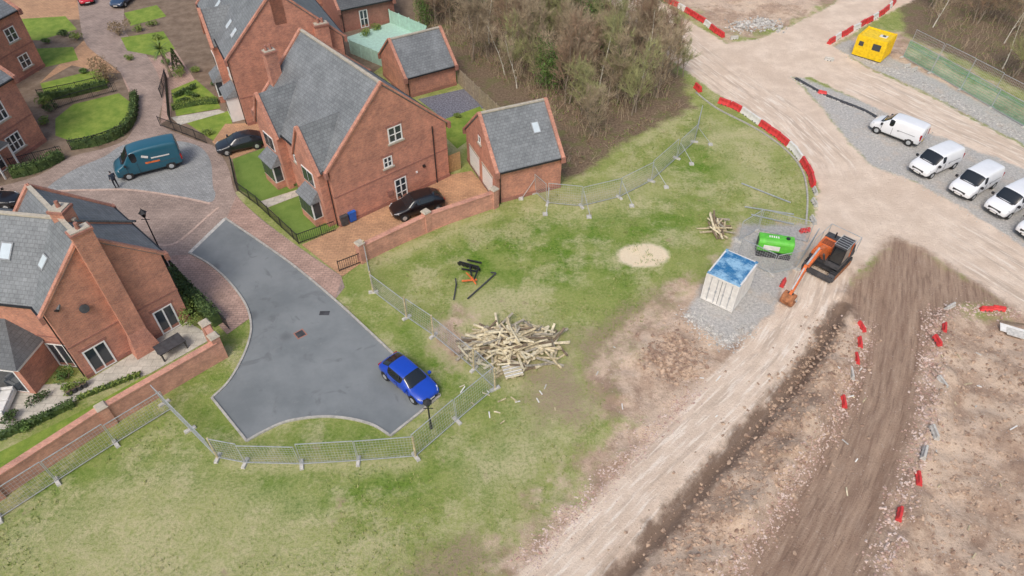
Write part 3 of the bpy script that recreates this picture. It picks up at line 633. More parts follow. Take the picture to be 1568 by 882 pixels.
def forest(poly,npts,md,mix,smin=.7,smax=1.1,marg=.5):
    pts=[]; xs_=[p[0] for p in poly]; ys_=[p[1] for p in poly]; tries=0
    while len(pts)<npts and tries<12000:
        tries+=1; x=random.uniform(min(xs_),max(xs_)); y=random.uniform(min(ys_),max(ys_))
        if inside(x,y,poly)<marg or any((x-a)**2+(y-b)**2<md*md for a,b in pts): continue
        pts.append((x,y)); r=random.random()
        if r<mix[0]: plant(random.choice(TM),'bare_tree',x,y,random.uniform(smin,smax))
        elif r<mix[1]: plant(random.choice(TB),'birch_tree',x,y,random.uniform(smin,smax))
        else: plant(random.choice(TI),'ivy_tree',x,y,random.uniform(smin,smax))
    return pts
wood1=GL([(610,-120),(860,-120),(935,8),(1000,75),(1035,118),(1030,150),(965,190),(905,225),(868,215),(850,190),(790,140),(735,112),(700,80),(640,40)])
wood2=GL([(1420,-120),(1800,-120),(1800,250),(1568,135),(1480,88),(1410,50)])
forest(wood1,150,1.3,(.76,.91),.65,1.05); forest(wood2,100,1.4,(.76,.93),.65,1.0)
for u,v,s in ((1018,100,.8),(1040,118,.7),(1000,80,.9),(985,62,.8)): plant(random.choice(TM),'bare_tree',*G(u,v),s)
for u,v,s in ((905,75,.95),(650,40,.7),(885,45,.8)): plant(random.choice(TI),'ivy_tree',*G(u,v),s)
def undergrowth(poly,N,name,hs=(.5,1.5)):
    mb=MB(); xs_=[p[0] for p in poly]; ys_=[p[1] for p in poly]; X1=rng.uniform(min(xs_),max(xs_),N*3); Y1=rng.uniform(min(ys_),max(ys_),N*3); k=sdf(X1,Y1,poly)>.2; X1=X1[k][:N]; Y1=Y1[k][:N]
    for x,y in zip(X1,Y1):
        h=random.uniform(*hs); b=Vector((x,y,hgt(x,y)-.05)); e=b+Vector((random.gauss(0,.3),random.gauss(0,.3),h)); r=random.random()
        mb.cyl(b,e,.024,.012,m_twig if r<.6 else m_twig2,3,False)
        e2=b.lerp(e,.6)+Vector((random.gauss(0,.3),random.gauss(0,.3),h*.3)); mb.cyl(b.lerp(e,.4),e2,.016,.009,m_twig,3,False)
        if r>.6:
            for j in range(4): leaf(mb,b+Vector((random.gauss(0,.25),random.gauss(0,.25),random.uniform(0,.5))),.1,m_shrub if r>.78 else m_brownl)
    mb.obj(name)
undergrowth(wood1,4800,'undergrowth'); undergrowth(wood2,2600,'undergrowth')
undergrowth(GL([(860,225),(905,228),(1030,155),(1055,160),(1010,188),(950,218),(900,255),(866,270)]),260,'bramble_patch',(.15,.6))
def hedge(pts,w,h,name='hedge',mt=m_hedge,dens=190,ls=.09):
    mb=MB()
    for a,b in zip(pts[:-1],pts[1:]):
        L=math.dist(a,b); mb.beam((*a,h*.42),(*b,h*.42),w*.7,h*.84,m_hedge)
        dx,dy=(b[0]-a[0])/L,(b[1]-a[1])/L
        for k in range(int(L*dens*(w+h)*.5)):
            s=random.uniform(-.1,L+.1); q=random.uniform(-1,1); zz=random.uniform(.05,1)
            if random.random()<.5: zz=1+random.gauss(0,.07)
            else: q=math.copysign(1+random.gauss(0,.12),q)
            x=a[0]+dx*s-dy*q*w/2; y=a[1]+dy*s+dx*q*w/2; leaf(mb,(x,y,zz*h),ls,mt)
    return mb.obj(name)
hedge(GL(smooth([(20,272),(60,262),(97,243)],3)),.7,1.0)
hedge(GL(smooth([(112,228),(150,222),(185,208),(205,185),(208,150)],3)),.6,.9)
hedge(GL([(64,155),(110,148),(165,134)]),.5,.9)
hedge(GL(smooth([(262,425),(292,456),(335,498)],3)),.9,1.2)
hedge(GL([(265,168),(305,160),(335,158)]),.5,.6,mt=m_shrub); hedge(GL([(268,150),(300,135)]),.4,.5)
hedge(GL([(0,672),(60,646),(115,620)]),.5,.5,'shrub_border',m_hedge); hedge(GL([(120,612),(150,600),(215,575)]),.3,.35,'shrub_border',m_shrub)
def bush(u,v,r,h,name='shrub',mt=m_shrub,N=700,ls=.08):
    x,y=G(u,v); mb=MB()
    lobes=[(random.gauss(0,r*.35),random.gauss(0,r*.35),h*random.uniform(.35,.65),r*random.uniform(.45,.7)) for _ in range(6)]
    for s in range(5): l=lobes[s]; mb.cyl((0,0,0),(l[0],l[1],l[2]),.04,.015,m_bark,5,False)
    for k in range(N):
        l=random.choice(lobes); d=rv().normalized()*l[3]*random.uniform(.65,1.08)
        leaf(mb,(l[0]+d.x,l[1]+d.y,max(.03,l[2]+d.z*h/r*.5)),ls*random.uniform(.7,1.3),mt)
    mb.obj(name,None,(x,y,0))
bush(290,482,1.2,2.0,mt=m_shrub,N=1600); bush(275,470,.9,1.8,mt=m_hedge,N=900)
bush(165,122,1.5,2.6,'shrub',m_brownl,1300); bush(182,55,1.2,1.8,'shrub',m_brownl,700); bush(118,62,.8,1,'shrub',m_shrub,400); bush(100,55,.7,.9,'shrub',m_hedge,400)
for u,v,r in ((70,160,.8),(212,48,.7),(235,40,.6),(275,118,.9),(292,145,.45),(285,155,.4),(300,150,.4),(315,155,.4),(275,160,.4),(20,642,.6),(62,612,.5),(105,578,.6),(108,596,.5),(40,655,.5),(255,100,.6),(560,55,.7),(575,45,.6),(550,40,.8),(700,180,.4),(745,195,.4),(735,150,.4),(330,130,.5),(240,60,.6),(300,110,.5),(130,112,.5),(75,170,.7),(68,190,.6),(200,92,.5),(30,68,.6),(75,66,.5),(5,95,.6),(320,205,.5),(355,215,.4),(420,250,.4),(455,285,.4)):
    bush(u,v,r,r*1.3,'shrub',random.choice([m_hedge,m_shrub,m_ivy]),int(450*r+120),.07)
x,y=G(275,110); mb=MB(); mb.cyl((0,0,0),(0,0,1),.08,.06,m_bark,6)
for k in range(900): t=random.random(); a=random.uniform(0,6.28); r=.6*(1-t)+.05; leaf(mb,(r*math.cos(a),r*math.sin(a),.3+2.4*t),.08,m_hedge)
mb.obj('conifer_tree',None,(x,y,0))
x,y=G(262,118); mb=MB(); random.seed(3)
mb.cyl((0,0,0),(-.1,.05,3.1),.17,.12,m_bark,8)
for k in range(60):
    a=random.uniform(0,6.28); e=random.uniform(-.5,1.2); p=Vector((-.1,.05,3.1)); d=Vector((math.cos(a)*math.cos(e),math.sin(a)*math.cos(e),math.sin(e))); L=1.4; prev=p; wv=d.cross(Vector((0,0,1))).normalized()
    for s in range(5):
        d=(d+Vector((0,0,-.16))).normalized(); q=prev+d*L/5; w0=.11*(1-s/5)+.01; w1=.11*(1-(s+1)/5)+.005
        mb.add([tuple(prev-wv*w0),tuple(prev+wv*w0),tuple(q+wv*w1),tuple(q-wv*w1)],[(0,1,2,3)],m_shrub if k%3 else m_ivy); prev=q
mb.obj('palm_tree',None,(x,y,0))
mb=MB(); random.seed(9); m_tuft=leafm('tuft_blades',(.14,.22,.025),(.46,.43,.19))
N=26000; X1=rng.uniform(-30,32,N); Y1=rng.uniform(13,62,N)
ok=(sdf(X1,Y1,GL([(-300,950),(0,800),(255,640),(335,712),(640,710),(762,600),(580,450),(560,405),(760,322),(870,290),(950,240),(1060,170),(1230,270),(1235,340),(1130,345),(1000,470),(940,590),(900,690),(740,900),(700,1000)]))>.1)
dn=fbm(X1,Y1,3,77)>-.03; V=[];Fc=[]
for x,y in zip(X1[ok&dn],Y1[ok&dn]):
    g0=hgt(x,y)
    for b in range(3):
        a=random.uniform(0,6.28); w=random.uniform(.02,.045); h=random.uniform(.06,.2); ox,oy=random.gauss(0,.05),random.gauss(0,.05); lx,ly=random.gauss(0,.08),random.gauss(0,.08); k=len(V)
        V+=[(x+ox-w*math.cos(a),y+oy-w*math.sin(a),g0-.02),(x+ox+w*math.cos(a),y+oy+w*math.sin(a),g0-.02),(x+ox+lx,y+oy+ly,g0+h)]; Fc.append((k,k+1,k+2))
me=bpy.data.meshes.new('grass_tufts'); me.from_pydata(V,[],Fc); me.materials.append(m_tuft); link(bpy.data.objects.new('grass_tufts',me))
def rubble(name,line,N,spread,smin,smax,mat,area=None):
    random.seed(len(name)+N); V=[];Fc=[]
    P=[]
    if area:
        xs_=[p[0] for p in area]; ys_=[p[1] for p in area]; X1=rng.uniform(min(xs_),max(xs_),N*4); Y1=rng.uniform(min(ys_),max(ys_),N*4); k=sdf(X1,Y1,area)>0; P=list(zip(X1[k][:N],Y1[k][:N]))
    else:
        seg=[math.dist(a,b) for a,b in zip(line[:-1],line[1:])]
        for _ in range(N):
            i=random.choices(range(len(seg)),seg)[0]; t=random.random(); a,b=line[i],line[i+1]; P.append((a[0]+(b[0]-a[0])*t+random.gauss(0,spread),a[1]+(b[1]-a[1])*t+random.gauss(0,spread)))
    for x,y in P:
        s=smin+(smax-smin)*random.random()**2.5; g0=hgt(x,y); k=len(V)
        rot=Matrix.Rotation(random.uniform(0,6.28),3,rv().normalized())
        for q in ((1,0,0),(-1,0,0),(0,1,0),(0,-1,0),(0,0,1),(0,0,-1),(.7,.7,.5),(-.7,-.6,.5)):
            w=rot@Vector(q)*s*random.uniform(.7,1.2); V.append((x+w.x,y+w.y,g0+s*.2+w.z*.6))
        for f in ((0,2,6),(2,4,6),(4,0,6),(0,4,3),(4,2,1),(4,1,3),(2,0,5),(1,2,5),(3,1,5),(0,3,5),(4,1,7),(1,3,7),(3,4,7)): Fc.append(tuple(k+i for i in f))
    me=bpy.data.meshes.new(name); me.from_pydata(V,[],Fc); me.materials.append(mat); link(bpy.data.objects.new(name,me))
def stonem(name,a,b):
    n=NT(name); n.out(n.mix(n.mapr(n.noise(2.5,2,.5),.35,.65),a,b),.9); return n.m
ms_p=stonem('pink_stone',(.46,.30,.24),(.68,.55,.48)); ms_g=stonem('grey_stone',(.36,.34,.31),(.66,.63,.58)); ms_b=stonem('soil_clods',(.29,.19,.135),(.54,.39,.28))
rubble('rubble',GL([(1326,490),(1312,560),(1285,630),(1210,745),(1130,860),(1090,910)]),3000,.4,.03,.10,ms_p)
rubble('rubble',GL([(1560,480),(1500,470),(1430,480),(1424,560),(1418,640),(1395,720),(1372,790),(1340,880)]),2800,.4,.03,.12,ms_p)
rubble('rubble',GL([(800,870),(860,800),(940,720),(1015,645),(1070,590)]),1500,.4,.03,.10,ms_p)
rubble('soil_clods',GL([(1290,510),(1240,610),(1155,730),(1080,820),(1030,880)]),2600,1.2,.04,.17,ms_b)
rubble('soil_clods',None,2400,0,.03,.16,ms_b,GL([(1440,490),(1568,500),(1700,700),(1700,980),(1330,920),(1400,740)]))
rubble('soil_clods',GL([(1040,520),(1010,545),(1030,570),(1060,545)]),1100,.65,.05,.22,ms_b)
rubble('rubble',None,2200,0,.02,.07,ms_g,GL([(1230,135),(1568,265),(1568,380),(1335,250)]))
rubble('rubble',GL([(1215,120),(1270,148),(1345,178),(1420,205)]),900,.3,.04,.14,ms_g); rubble('rubble',GL([(1290,75),(1400,125),(1568,210)]),1400,.6,.03,.12,ms_g)
rubble('rubble',GL([(1130,45),(1170,30),(1190,45)]),700,.8,.05,.28,ms_g); rubble('rubble',GL([(1050,480),(1110,528),(1150,500)]),700,.4,.03,.12,ms_g)
# ---------------------------------------------------------------- vehicles
def paint(name,c,r=.28): return M(name,c,r,.03,2,0,0,.6)
CAR=[(2.15,.34,.50,.56,.55,.40),(2.08,.24,.62,.70,.76,.62),(1.65,.2,.76,.86,.87,.72),(1.0,.2,.86,.98,.90,.70),(.28,.2,.92,1.40,.90,.60),(-.4,.2,.94,1.47,.90,.61),(-1.15,.2,.96,1.43,.90,.60),(-1.85,.22,1.0,1.12,.86,.62),(-2.08,.3,.9,.98,.80,.62),(-2.16,.36,.6,.7,.74,.58)]
SUV=[(2.25,.38,.60,.68,.60,.45),(2.15,.28,.76,.86,.82,.66),(1.7,.25,.90,1.02,.92,.76),(1.05,.25,1.0,1.12,.94,.74),(.4,.25,1.06,1.58,.94,.66),(-.4,.25,1.08,1.66,.94,.66),(-1.3,.25,1.1,1.62,.94,.65),(-1.95,.27,1.12,1.28,.90,.66),(-2.2,.35,1.0,1.1,.86,.66),(-2.26,.4,.7,.8,.8,.6)]
VAN=[(2.22,.34,.60,.68,.66,.5),(2.14,.26,.80,.90,.86,.70),(1.75,.22,.94,1.08,.92,.78),(1.3,.22,1.04,1.18,.93,.76),(.62,.22,1.1,1.78,.93,.74),(.2,.22,1.14,1.84,.93,.76),(-.6,.22,1.14,1.86,.93,.77),(-1.6,.22,1.14,1.85,.93,.77),(-2.16,.26,1.14,1.80,.91,.75),(-2.22,.3,1.1,1.7,.89,.72)]
LVAN=[(2.8,.36,.80,.9,.80,.6),(2.7,.3,1.0,1.15,.98,.8),(2.35,.25,1.2,1.35,1.02,.86),(1.95,.25,1.35,1.5,1.03,.86),(1.25,.25,1.45,2.4,1.03,.84),(.7,.25,1.5,2.55,1.03,.86),(-.6,.25,1.5,2.58,1.03,.87),(-1.9,.25,1.5,2.57,1.03,.87),(-2.7,.28,1.5,2.5,1.02,.86),(-2.8,.32,1.4,2.4,1.0,.82)]
m_hl=M('headlamp',(.6,.62,.64),.15,.05); m_tl=M('tail_lamp',(.35,.01,.01),.25,.1)
def vehicle(name,tab,front,rear,col,kind='car',wheel=.33,z0=.03,sc=1.0):
    fx,fy=front; rx,ry=rear; cx,cy=(fx+rx)/2,(fy+ry)/2; ang=math.atan2(fy-ry,fx-rx)
    E=empty(name,(cx,cy,z0),ang); E.scale=(sc,sc,sc); pm=paint(name+'_paint',col)
    mb=MB(); rings=[]
    for (x,zl,zb,zt,wb,wt) in tab:
        half=[(wb*.86,zl),(wb*.98,zl+.12),(wb+.02,(zl+zb)/2+.06),(wb-.01,zb),(wt+.03,zt-.07),(wt*.86,zt-.005),(wt*.4,zt+.02)]
        rings.append([(x,-a,b) for a,b in half]+[(x,a,b) for a,b in half[::-1]])
    nr=14
    side_gl={'car':(4,5),'van':(4,),'lvan':(4,)}[kind]
    for i in range(len(tab)-1):
        for j in range(nr-1):
            jj=j if j<7 else 12-j
            mt=pm
            if jj==0: mt=m_black
            if jj==3 and i in side_gl: mt=m_cgl
            if i==3 and jj in (4,5,6): mt=m_cgl
            if kind=='car' and i==6 and jj in (4,5,6): mt=m_cgl
            mb.add([rings[i][j],rings[i][j+1],rings[i+1][j+1],rings[i+1][j]],[(0,1,2,3)],mt)
        mb.add([rings[i][0],rings[i][-1],rings[i+1][-1],rings[i+1][0]],[(3,2,1,0)],m_black)
    mb.poly(rings[0][::-1],pm); mb.poly(rings[-1],pm)
    o=mb.obj('body',E,smooth=True)
    b=bmesh.new(); b.from_mesh(o.data); bmesh.ops.remove_doubles(b,verts=b.verts,dist=.0005); bmesh.ops.recalc_face_normals(b,faces=b.faces)
    cl=b.edges.layers.float.get('crease_edge') or b.edges.layers.float.new('crease_edge')
    for e in b.edges:
        if len(e.link_faces)==2 and (m_cgl in [mb.mats[f.material_index] for f in e.link_faces]) and e.link_faces[0].material_index!=e.link_faces[1].material_index: e[cl]=.6
    b.to_mesh(o.data); b.free()
    m_=o.modifiers.new('s','SUBSURF'); m_.levels=2; m_.render_levels=2
    xf=tab[0][0]; xr=tab[-1][0]; wb=tab[4][4]; wbase=xf-.82; wrear=xr+.78
    if kind=='lvan': wbase=xf-.95; wrear=xr+1.1
    mb=MB()
    for x in (wbase,wrear):
        for s in (-1,1):
            mb.cyl((x,s*(wb-.25),wheel+.04),(x,s*(wb-.005),wheel+.04),wheel+.06,wheel+.06,m_black,20)
            mb.cyl((x,s*(wb-.22),wheel),(x,s*(wb+.015),wheel),wheel,wheel,m_rub,20); mb.cyl((x,s*(wb),wheel),(x,s*(wb+.022),wheel),wheel*.62,wheel*.55,m_steel,12)
    mb.obj('wheels',E)
    mb=MB(); t1=tab[1]; zl=t1[2]
    for s in (-1,1):
        mb.beam((xf-.13,s*t1[4]*.70,zl-.05),(xf-.42,s*(t1[4]*.98),zl+.06),.16,.14,m_hl)
        zt=tab[-2][2]; 
        if kind=='car': mb.box(xr+.02,xr+.22,s*.62-.14,s*.62+.14,zt-.22,zt-.02,m_tl)
        else: mb.box(xr-.01,xr+.12,s*(tab[-2][4]-.07)-.06,s*(tab[-2][4]-.07)+.06,.8,1.3,m_tl)
        xm=tab[3][0]-.15; mb.box(xm-.08,xm+.08,s*(wb+.12)-.09,s*(wb+.12)+.09,tab[3][2]+.03,tab[3][2]+.2,pm if kind=='car' else m_black)
        for xx in ((tab[4][0]-.42,tab[4][0]+.5) if kind!='car' else (-.1,.95,-1.1)): mb.box(xx-.012,xx+.012,s*(wb+.016)-.008,s*(wb+.016)+.008,.35,tab[4][2],m_black)
        mb.box(-.35,-.2,s*(wb+.02)-.012,s*(wb+.02)+.012,tab[4][2]-.14,tab[4][2]-.1,m_black)
        if kind=='car': mb.beam((.0,s*(wb-.09),1.16 if tab is CAR else 1.34),(-.03,s*(wb-.22),1.38 if tab is CAR else 1.55),.07,.03,m_black)
    mb.box(xf-.09,xf+.0,-.38,.38,.36,.5,m_black); mb.box(xf-.03,xf+.01,-.26,.26,.38,.48,m_wpl); mb.box(xr-.01,xr+.05,-.26,.26,.5,.6,m_yel)
    if kind!='car':
        mb.box(xf-.2,xf-.01,-.5,.5,zl-.22,zl-.05,m_black)
        mb.box(xr-.012,xr+.05,-.008,.008,.5,tab[-1][3]-.1,m_black)
        mb.beam((tab[3][0]+.05,-.66,tab[3][3]+.0),(tab[3][0]+.05,.66,tab[3][3]+.0),.14,.03,m_black)
        for s in (-1,1): mb.box(xr+.5,xr+2.0,s*(wb+.01)-.008,s*(wb+.01)+.008,1.02,1.05,m_dgrey)
    else:
        k_=.995 if tab is CAR else 1.135; mb.beam((tab[3][0]+.02,-.6,k_),(tab[3][0]+.02,.6,k_),.03,.02,m_black)
    if kind=='lvan':
        for s in (-1,1):
            mb.beam((-.2,s*(wb+.0),1.75),(.3,s*(wb-.02),1.95),.02,.22,m_wpl); mb.beam((-1.9,s*(wb+.01),1.55),(-.4,s*(wb+.01),1.6),.02,.12,m_wpl); mb.beam((-1.0,s*(wb+.012),1.2),(.2,s*(wb+.014),1.25),.02,.16,m_orange)
    mb.obj('trim_lights_mirrors',E,bevel=.01)
    return E
vehicle('parked_car',CAR,G(668,622),G(590,556),(.008,.06,.46))
vehicle('parked_car',SUV,G(602,334),G(676,312),(.008,.008,.01))
vehicle('parked_car',CAR,G(334,235),G(404,219),(.015,.018,.024))
vehicle('parked_car',CAR,G(30,312),G(-50,322),(.012,.012,.015))
vehicle('parked_car',CAR,G(145,22),G(118,-18),(.55,.01,.03)); vehicle('parked_car',CAR,G(175,18),G(205,-8),(.03,.06,.12))
vehicle('delivery_van',LVAN,G(180,272),G(282,246),(.014,.10,.15),'lvan',.36)
vc=(.80,.81,.82)
for f,r in (((1340,196),(1402,220)),((1390,274),(1462,243)),((1450,310),(1522,270)),((1506,336),(1578,300)),((1556,372),(1628,336))):
    vehicle('parked_van',VAN,G(*f),G(*r),vc,'van',.33,.0,1.08)
# ---------------------------------------------------------------- excavator
ex,ey=G(1264,408); bx,by=G(1203,470); ang=math.atan2(by-ey,bx-ex)
E=empty('excavator',(ex,ey,.0),ang)
def stadium(mb,L,hh,y0,y1,mt,zc):
    pr=[]; r=hh/2
    for i in range(9): a=math.pi/2-math.pi*i/8; pr.append((L/2-r+r*math.cos(a),zc+r*math.sin(a)))
    for i in range(9): a=-math.pi/2-math.pi*i/8; pr.append((-L/2+r+r*math.cos(a),zc+r*math.sin(a)))
    N=len(pr); mb.add([(x,y0,q) for x,q in pr]+[(x,y1,q) for x,q in pr],[(i,(i+1)%N,N+(i+1)%N,N+i) for i in range(N)]+[list(range(N-1,-1,-1)),list(range(N,2*N))],mt)
mb=MB()
for s in (-1,1):
    a,b=(.75,1.22) if s>0 else (-1.22,-.75); stadium(mb,3.3,.72,a,b,m_dgrey,.38)
    for k in range(14): x=-1.4+k*.215; mb.box(x-.04,x+.04,a-.02,b+.02,.735,.79,m_black)
    stadium(mb,2.7,.42,(1.221 if s>0 else -1.26),(1.26 if s>0 else -1.221),m_rust,.38)
mb.box(-.8,.8,-.75,.75,.35,.8,m_dgrey); mb.box(1.6,1.75,-1.15,1.15,.15,.6,m_dgrey); mb.obj('tracks_blade',E,bevel=.02)
mb=MB(); mb.cyl((0,0,.8),(0,0,.98),.6,.6,m_black,16); mb.box(-1.55,1.1,-1.15,1.15,.98,1.35,m_dgrey); mb.box(-1.4,.3,-1.1,.1,1.352,1.95,m_orange,.06,.06); mb.box(-1.5,-.7,-1.12,1.12,1.354,2.0,m_dgrey,.08,.05); mb.box(.3,1.05,-1.1,-.35,1.352,1.65,m_orange)
for k in range(5): mb.box(-.5+k*.14,-.44+k*.14,-.9,-.1,1.951,1.975,m_black)
mb.cyl((-1.0,-.4,2.0),(-1.0,-.4,2.5),.06,.06,m_black,8); mb.obj('body',E,bevel=.05)
mb=MB(); mb.box(-.55,.95,.22,1.12,1.35,2.75,m_cgl,.05,.04); mb.box(-.58,.9,.2,1.14,2.752,2.86,m_dgrey)
for x in (-.52,.92):
    for y in (.25,1.1): mb.beam((x,y,1.3),(x*.96,y,2.78),.08,.08,m_orange if x<0 else m_black)
for k in range(6): mb.beam((-.5+k*.28,.2,2.95),(-.5+k*.28,1.14,2.95),.03,.03,m_steel)
mb.beam((-.55,.2,2.95),(.95,.2,2.95),.04,.04,m_steel); mb.beam((-.55,1.14,2.95),(.95,1.14,2.95),.04,.04,m_steel)
for (a,b) in (((-1.6,-1.15,2.6),(1.0,-1.15,2.6)),((-1.6,1.2,2.6),(-.5,1.2,2.6)),((-1.6,-1.15,2.6),(-1.6,1.2,2.6)),((-1.6,-1.15,1.3),(-1.6,-1.15,2.6)),((1.0,-1.15,1.3),(1.0,-1.15,2.6)),((-1.6,1.2,1.3),(-1.6,1.2,2.6)),((-.3,-1.15,1.3),(-.3,-1.15,2.6))): mb.beam(a,b,.045,.045,m_steel)
mb.obj('cab',E,bevel=.02)
mb=MB(); P=[(.9,-.1,1.45),(2.0,-.1,2.9),(3.1,-.1,3.35),(4.9,-.1,2.6)]
mb.beam(P[0],P[1],.34,.5,m_orange,.32,.6); mb.beam(P[1],P[2],.32,.6,m_orange,.3,.5); mb.beam(P[2],P[3],.3,.5,m_orange,.26,.3)
mb.beam((4.6,-.1,3.05),(5.75,-.1,.95),.24,.42,m_orange,.2,.24); mb.beam((3.2,-.1,3.75),(4.7,-.1,3.15),.12,.12,m_steel); mb.beam((1.3,-.32,1.3),(2.4,-.32,2.8),.12,.12,m_dgrey); mb.beam((1.3,.12,1.3),(2.4,.12,2.8),.12,.12,m_dgrey); mb.beam((4.9,-.1,2.95),(5.85,-.1,1.5),.1,.1,m_steel)
mb.beam((1.1,.03,2.05),(2.1,.03,3.2),.03,.05,m_black); mb.beam((2.1,.03,3.2),(3.2,.03,3.65),.03,.05,m_black)
for p in ((4.75,2.85),(5.7,1.0)): mb.cyl((p[0],-.3,p[1]),(p[0],.1,p[1]),.12,.12,m_black,10)
mb.obj('boom_arm',E,bevel=.02)
mb=MB(); pr=[(5.6,1.05),(6.0,1.0),(6.25,.6),(6.1,.2),(5.7,.08),(5.35,.25),(5.5,.35),(5.8,.3),(5.98,.55),(5.85,.8),(5.6,.85)]; y0,y1=-.55,.35; N=len(pr)
mb.add([(x,y0,q) for x,q in pr]+[(x,y1,q) for x,q in pr],[(i,(i+1)%N,N+(i+1)%N,N+i) for i in range(N)]+[list(range(N-1,-1,-1)),list(range(N,2*N))],m_rust); mb.box(5.6,6.1,y0-.01,y0+.03,.2,.9,m_rust)
for k in range(5): mb.box(5.2,5.4,y0+.05+k*.2,y0+.13+k*.2,.2,.27,m_steel)
mb.obj('bucket',E)
# ---------------------------------------------------------------- site container
c0=G(1072,457); c1=G(1117,478); a=math.atan2(c1[1]-c0[1],c1[0]-c0[0]); E=empty('site_container',(c0[0],c0[1],.05),a)
W,L,h=2.44,3.2,2.45; mb=MB(); mb.box(.04,W-.04,.04,L-.04,.05,h,m_wpl)
for k in range(16): 
    y=.2+k*.185; mb.box(W-.04,W+.0,y,y+.09,.18,h-.12,m_wpl); mb.box(0,.04,y,y+.09,.18,h-.12,m_wpl)
for k in range(10): mb.box(.2+k*.21,.28+k*.21,L-.04,L,.18,h-.12,m_wpl)
mb.obj('walls',E)
mb=MB()
for x in (0,W-.12):
    for y in (0,L-.12): mb.box(x-.01,x+.13,y-.01,y+.13,0,h+.03,m_wpl)
for z_ in (0,h-.1):
    mb.box(-.005,W+.005,-.015,.1,z_,z_+.125,m_wpl); mb.box(-.005,W+.005,L-.1,L+.015,z_,z_+.125,m_wpl); mb.box(-.015,.1,.1,L-.1,z_,z_+.13,m_wpl); mb.box(W-.1,W+.015,.1,L-.1,z_,z_+.13,m_wpl)
for x in (.45,.95,1.5,2.0): mb.cyl((x,-.03,.15),(x,-.03,h-.1),.025,.025,m_steel,6); mb.box(x-.06,x+.06,-.05,0.03,1.1,1.25,m_steel)
mb.box(W/2-.012,W/2+.012,.02,.045,.13,h-.1,m_dgrey); mb.obj('frame_doors',E)
mb=MB(); mb.box(.1,W-.1,.1,L-.1,h+.02,h+.04,m_blueroof)
for k in range(14): y=.2+k*.21; mb.box(.15,W-.15,y,y+.1,h+.04,h+.07,m_blueroof)
for p in ((0,0),(W-.2,0),(0,L-.2),(W-.2,L-.2)): mb.box(p[0],p[0]+.2,p[1],p[1]+.2,h+.033,h+.09,m_blueroof)
mb.box(.21,W-.21,.02,.09,h+.031,h+.06,m_blueroof); mb.obj('roof',E)
# fuel tank
x,y=G(1182,388); E=empty('fuel_tank',(x,y,.0),rad(-14)); mb=MB()
N=16; pr=[(1.0*(abs(math.cos(t))**.6)*math.copysign(1,math.cos(t))*.62,1.0+.62*(abs(math.sin(t))**.6)*math.copysign(1,math.sin(t))) for t in np.linspace(0,2*math.pi,N+1)[:-1]]
mb.add([(-1.3,a_,b_) for a_,b_ in pr]+[(1.3,a_,b_) for a_,b_ in pr],[(i,(i+1)%N,N+(i+1)%N,N+i)[::-1] for i in range(N)]+[list(range(N)),list(range(2*N-1,N-1,-1))],m_green); mb.obj('tank',E,bevel=.06)
mb=MB(); mb.box(-1.25,1.25,-.6,.6,.0,.38,m_dgrey); mb.cyl((.8,0,1.6),(.8,0,1.68),.16,.16,m_black,14); mb.box(-.9,.3,-.66,-.62,.8,1.2,m_wpl); mb.box(-1.34,-1.3,-.25,.25,.7,1.3,m_dgrey)
for k in range(5): mb.box(-.6+k*.16,-.5+k*.16,-.12,.12,1.622,1.63,m_wpl)
mb.obj('skid_fittings',E,bevel=.01)
# yellow cabin
c0=G(1303,84); c1=G(1352,100); a=math.atan2(c1[1]-c0[1],c1[0]-c0[0])+.05; E=empty('welfare_cabin',(c0[0],c0[1],0),a)
W,L,h=3.3,3.0,2.3; mb=MB(); mb.box(0,W,0,L,.12,h,m_yel); mb.box(.1,W-.1,.1,L-.1,0,.12,m_dgrey)
for k in range(12): mb.box(.1+k*.265,.2+k*.265,-.03,0.0,.3,h-.2,m_yel)
for k in range(10): mb.box(W,W+.03,.15+k*.28,.27+k*.28,.3,h-.2,m_yel)
mb.obj('walls',E,bevel=.03)
mb=MB(); mb.box(1.9,2.8,-.04,-.031,1.2,1.9,m_glass); mb.box(.4,.9,-.05,-.031,1.3,1.8,m_dgrey)
for p in ((.1,.1),(W-.1,.1),(.1,L-.1),(W-.1,L-.1)): mb.cyl((*p,h),(*p,h+.14),.08,.08,m_yel,8)
mb.beam((.1,.1,h+.05),(W-.1,.1,h+.05),.1,.1,m_yel); mb.beam((.1,L-.1,h+.05),(W-.1,L-.1,h+.05),.1,.1,m_yel); mb.beam((.1,.1,h+.055),(.1,L-.1,h+.055),.1,.1,m_yel); mb.beam((W-.1,.1,h+.055),(W-.1,L-.1,h+.055),.1,.1,m_yel)
mb.box(1.9,2.7,1.2,1.9,h,h+.03,m_wpl); mb.box(2.2,2.5,1.4,1.7,h+.03,h+.1,m_dgrey); mb.obj('windows_roof_rail',E)
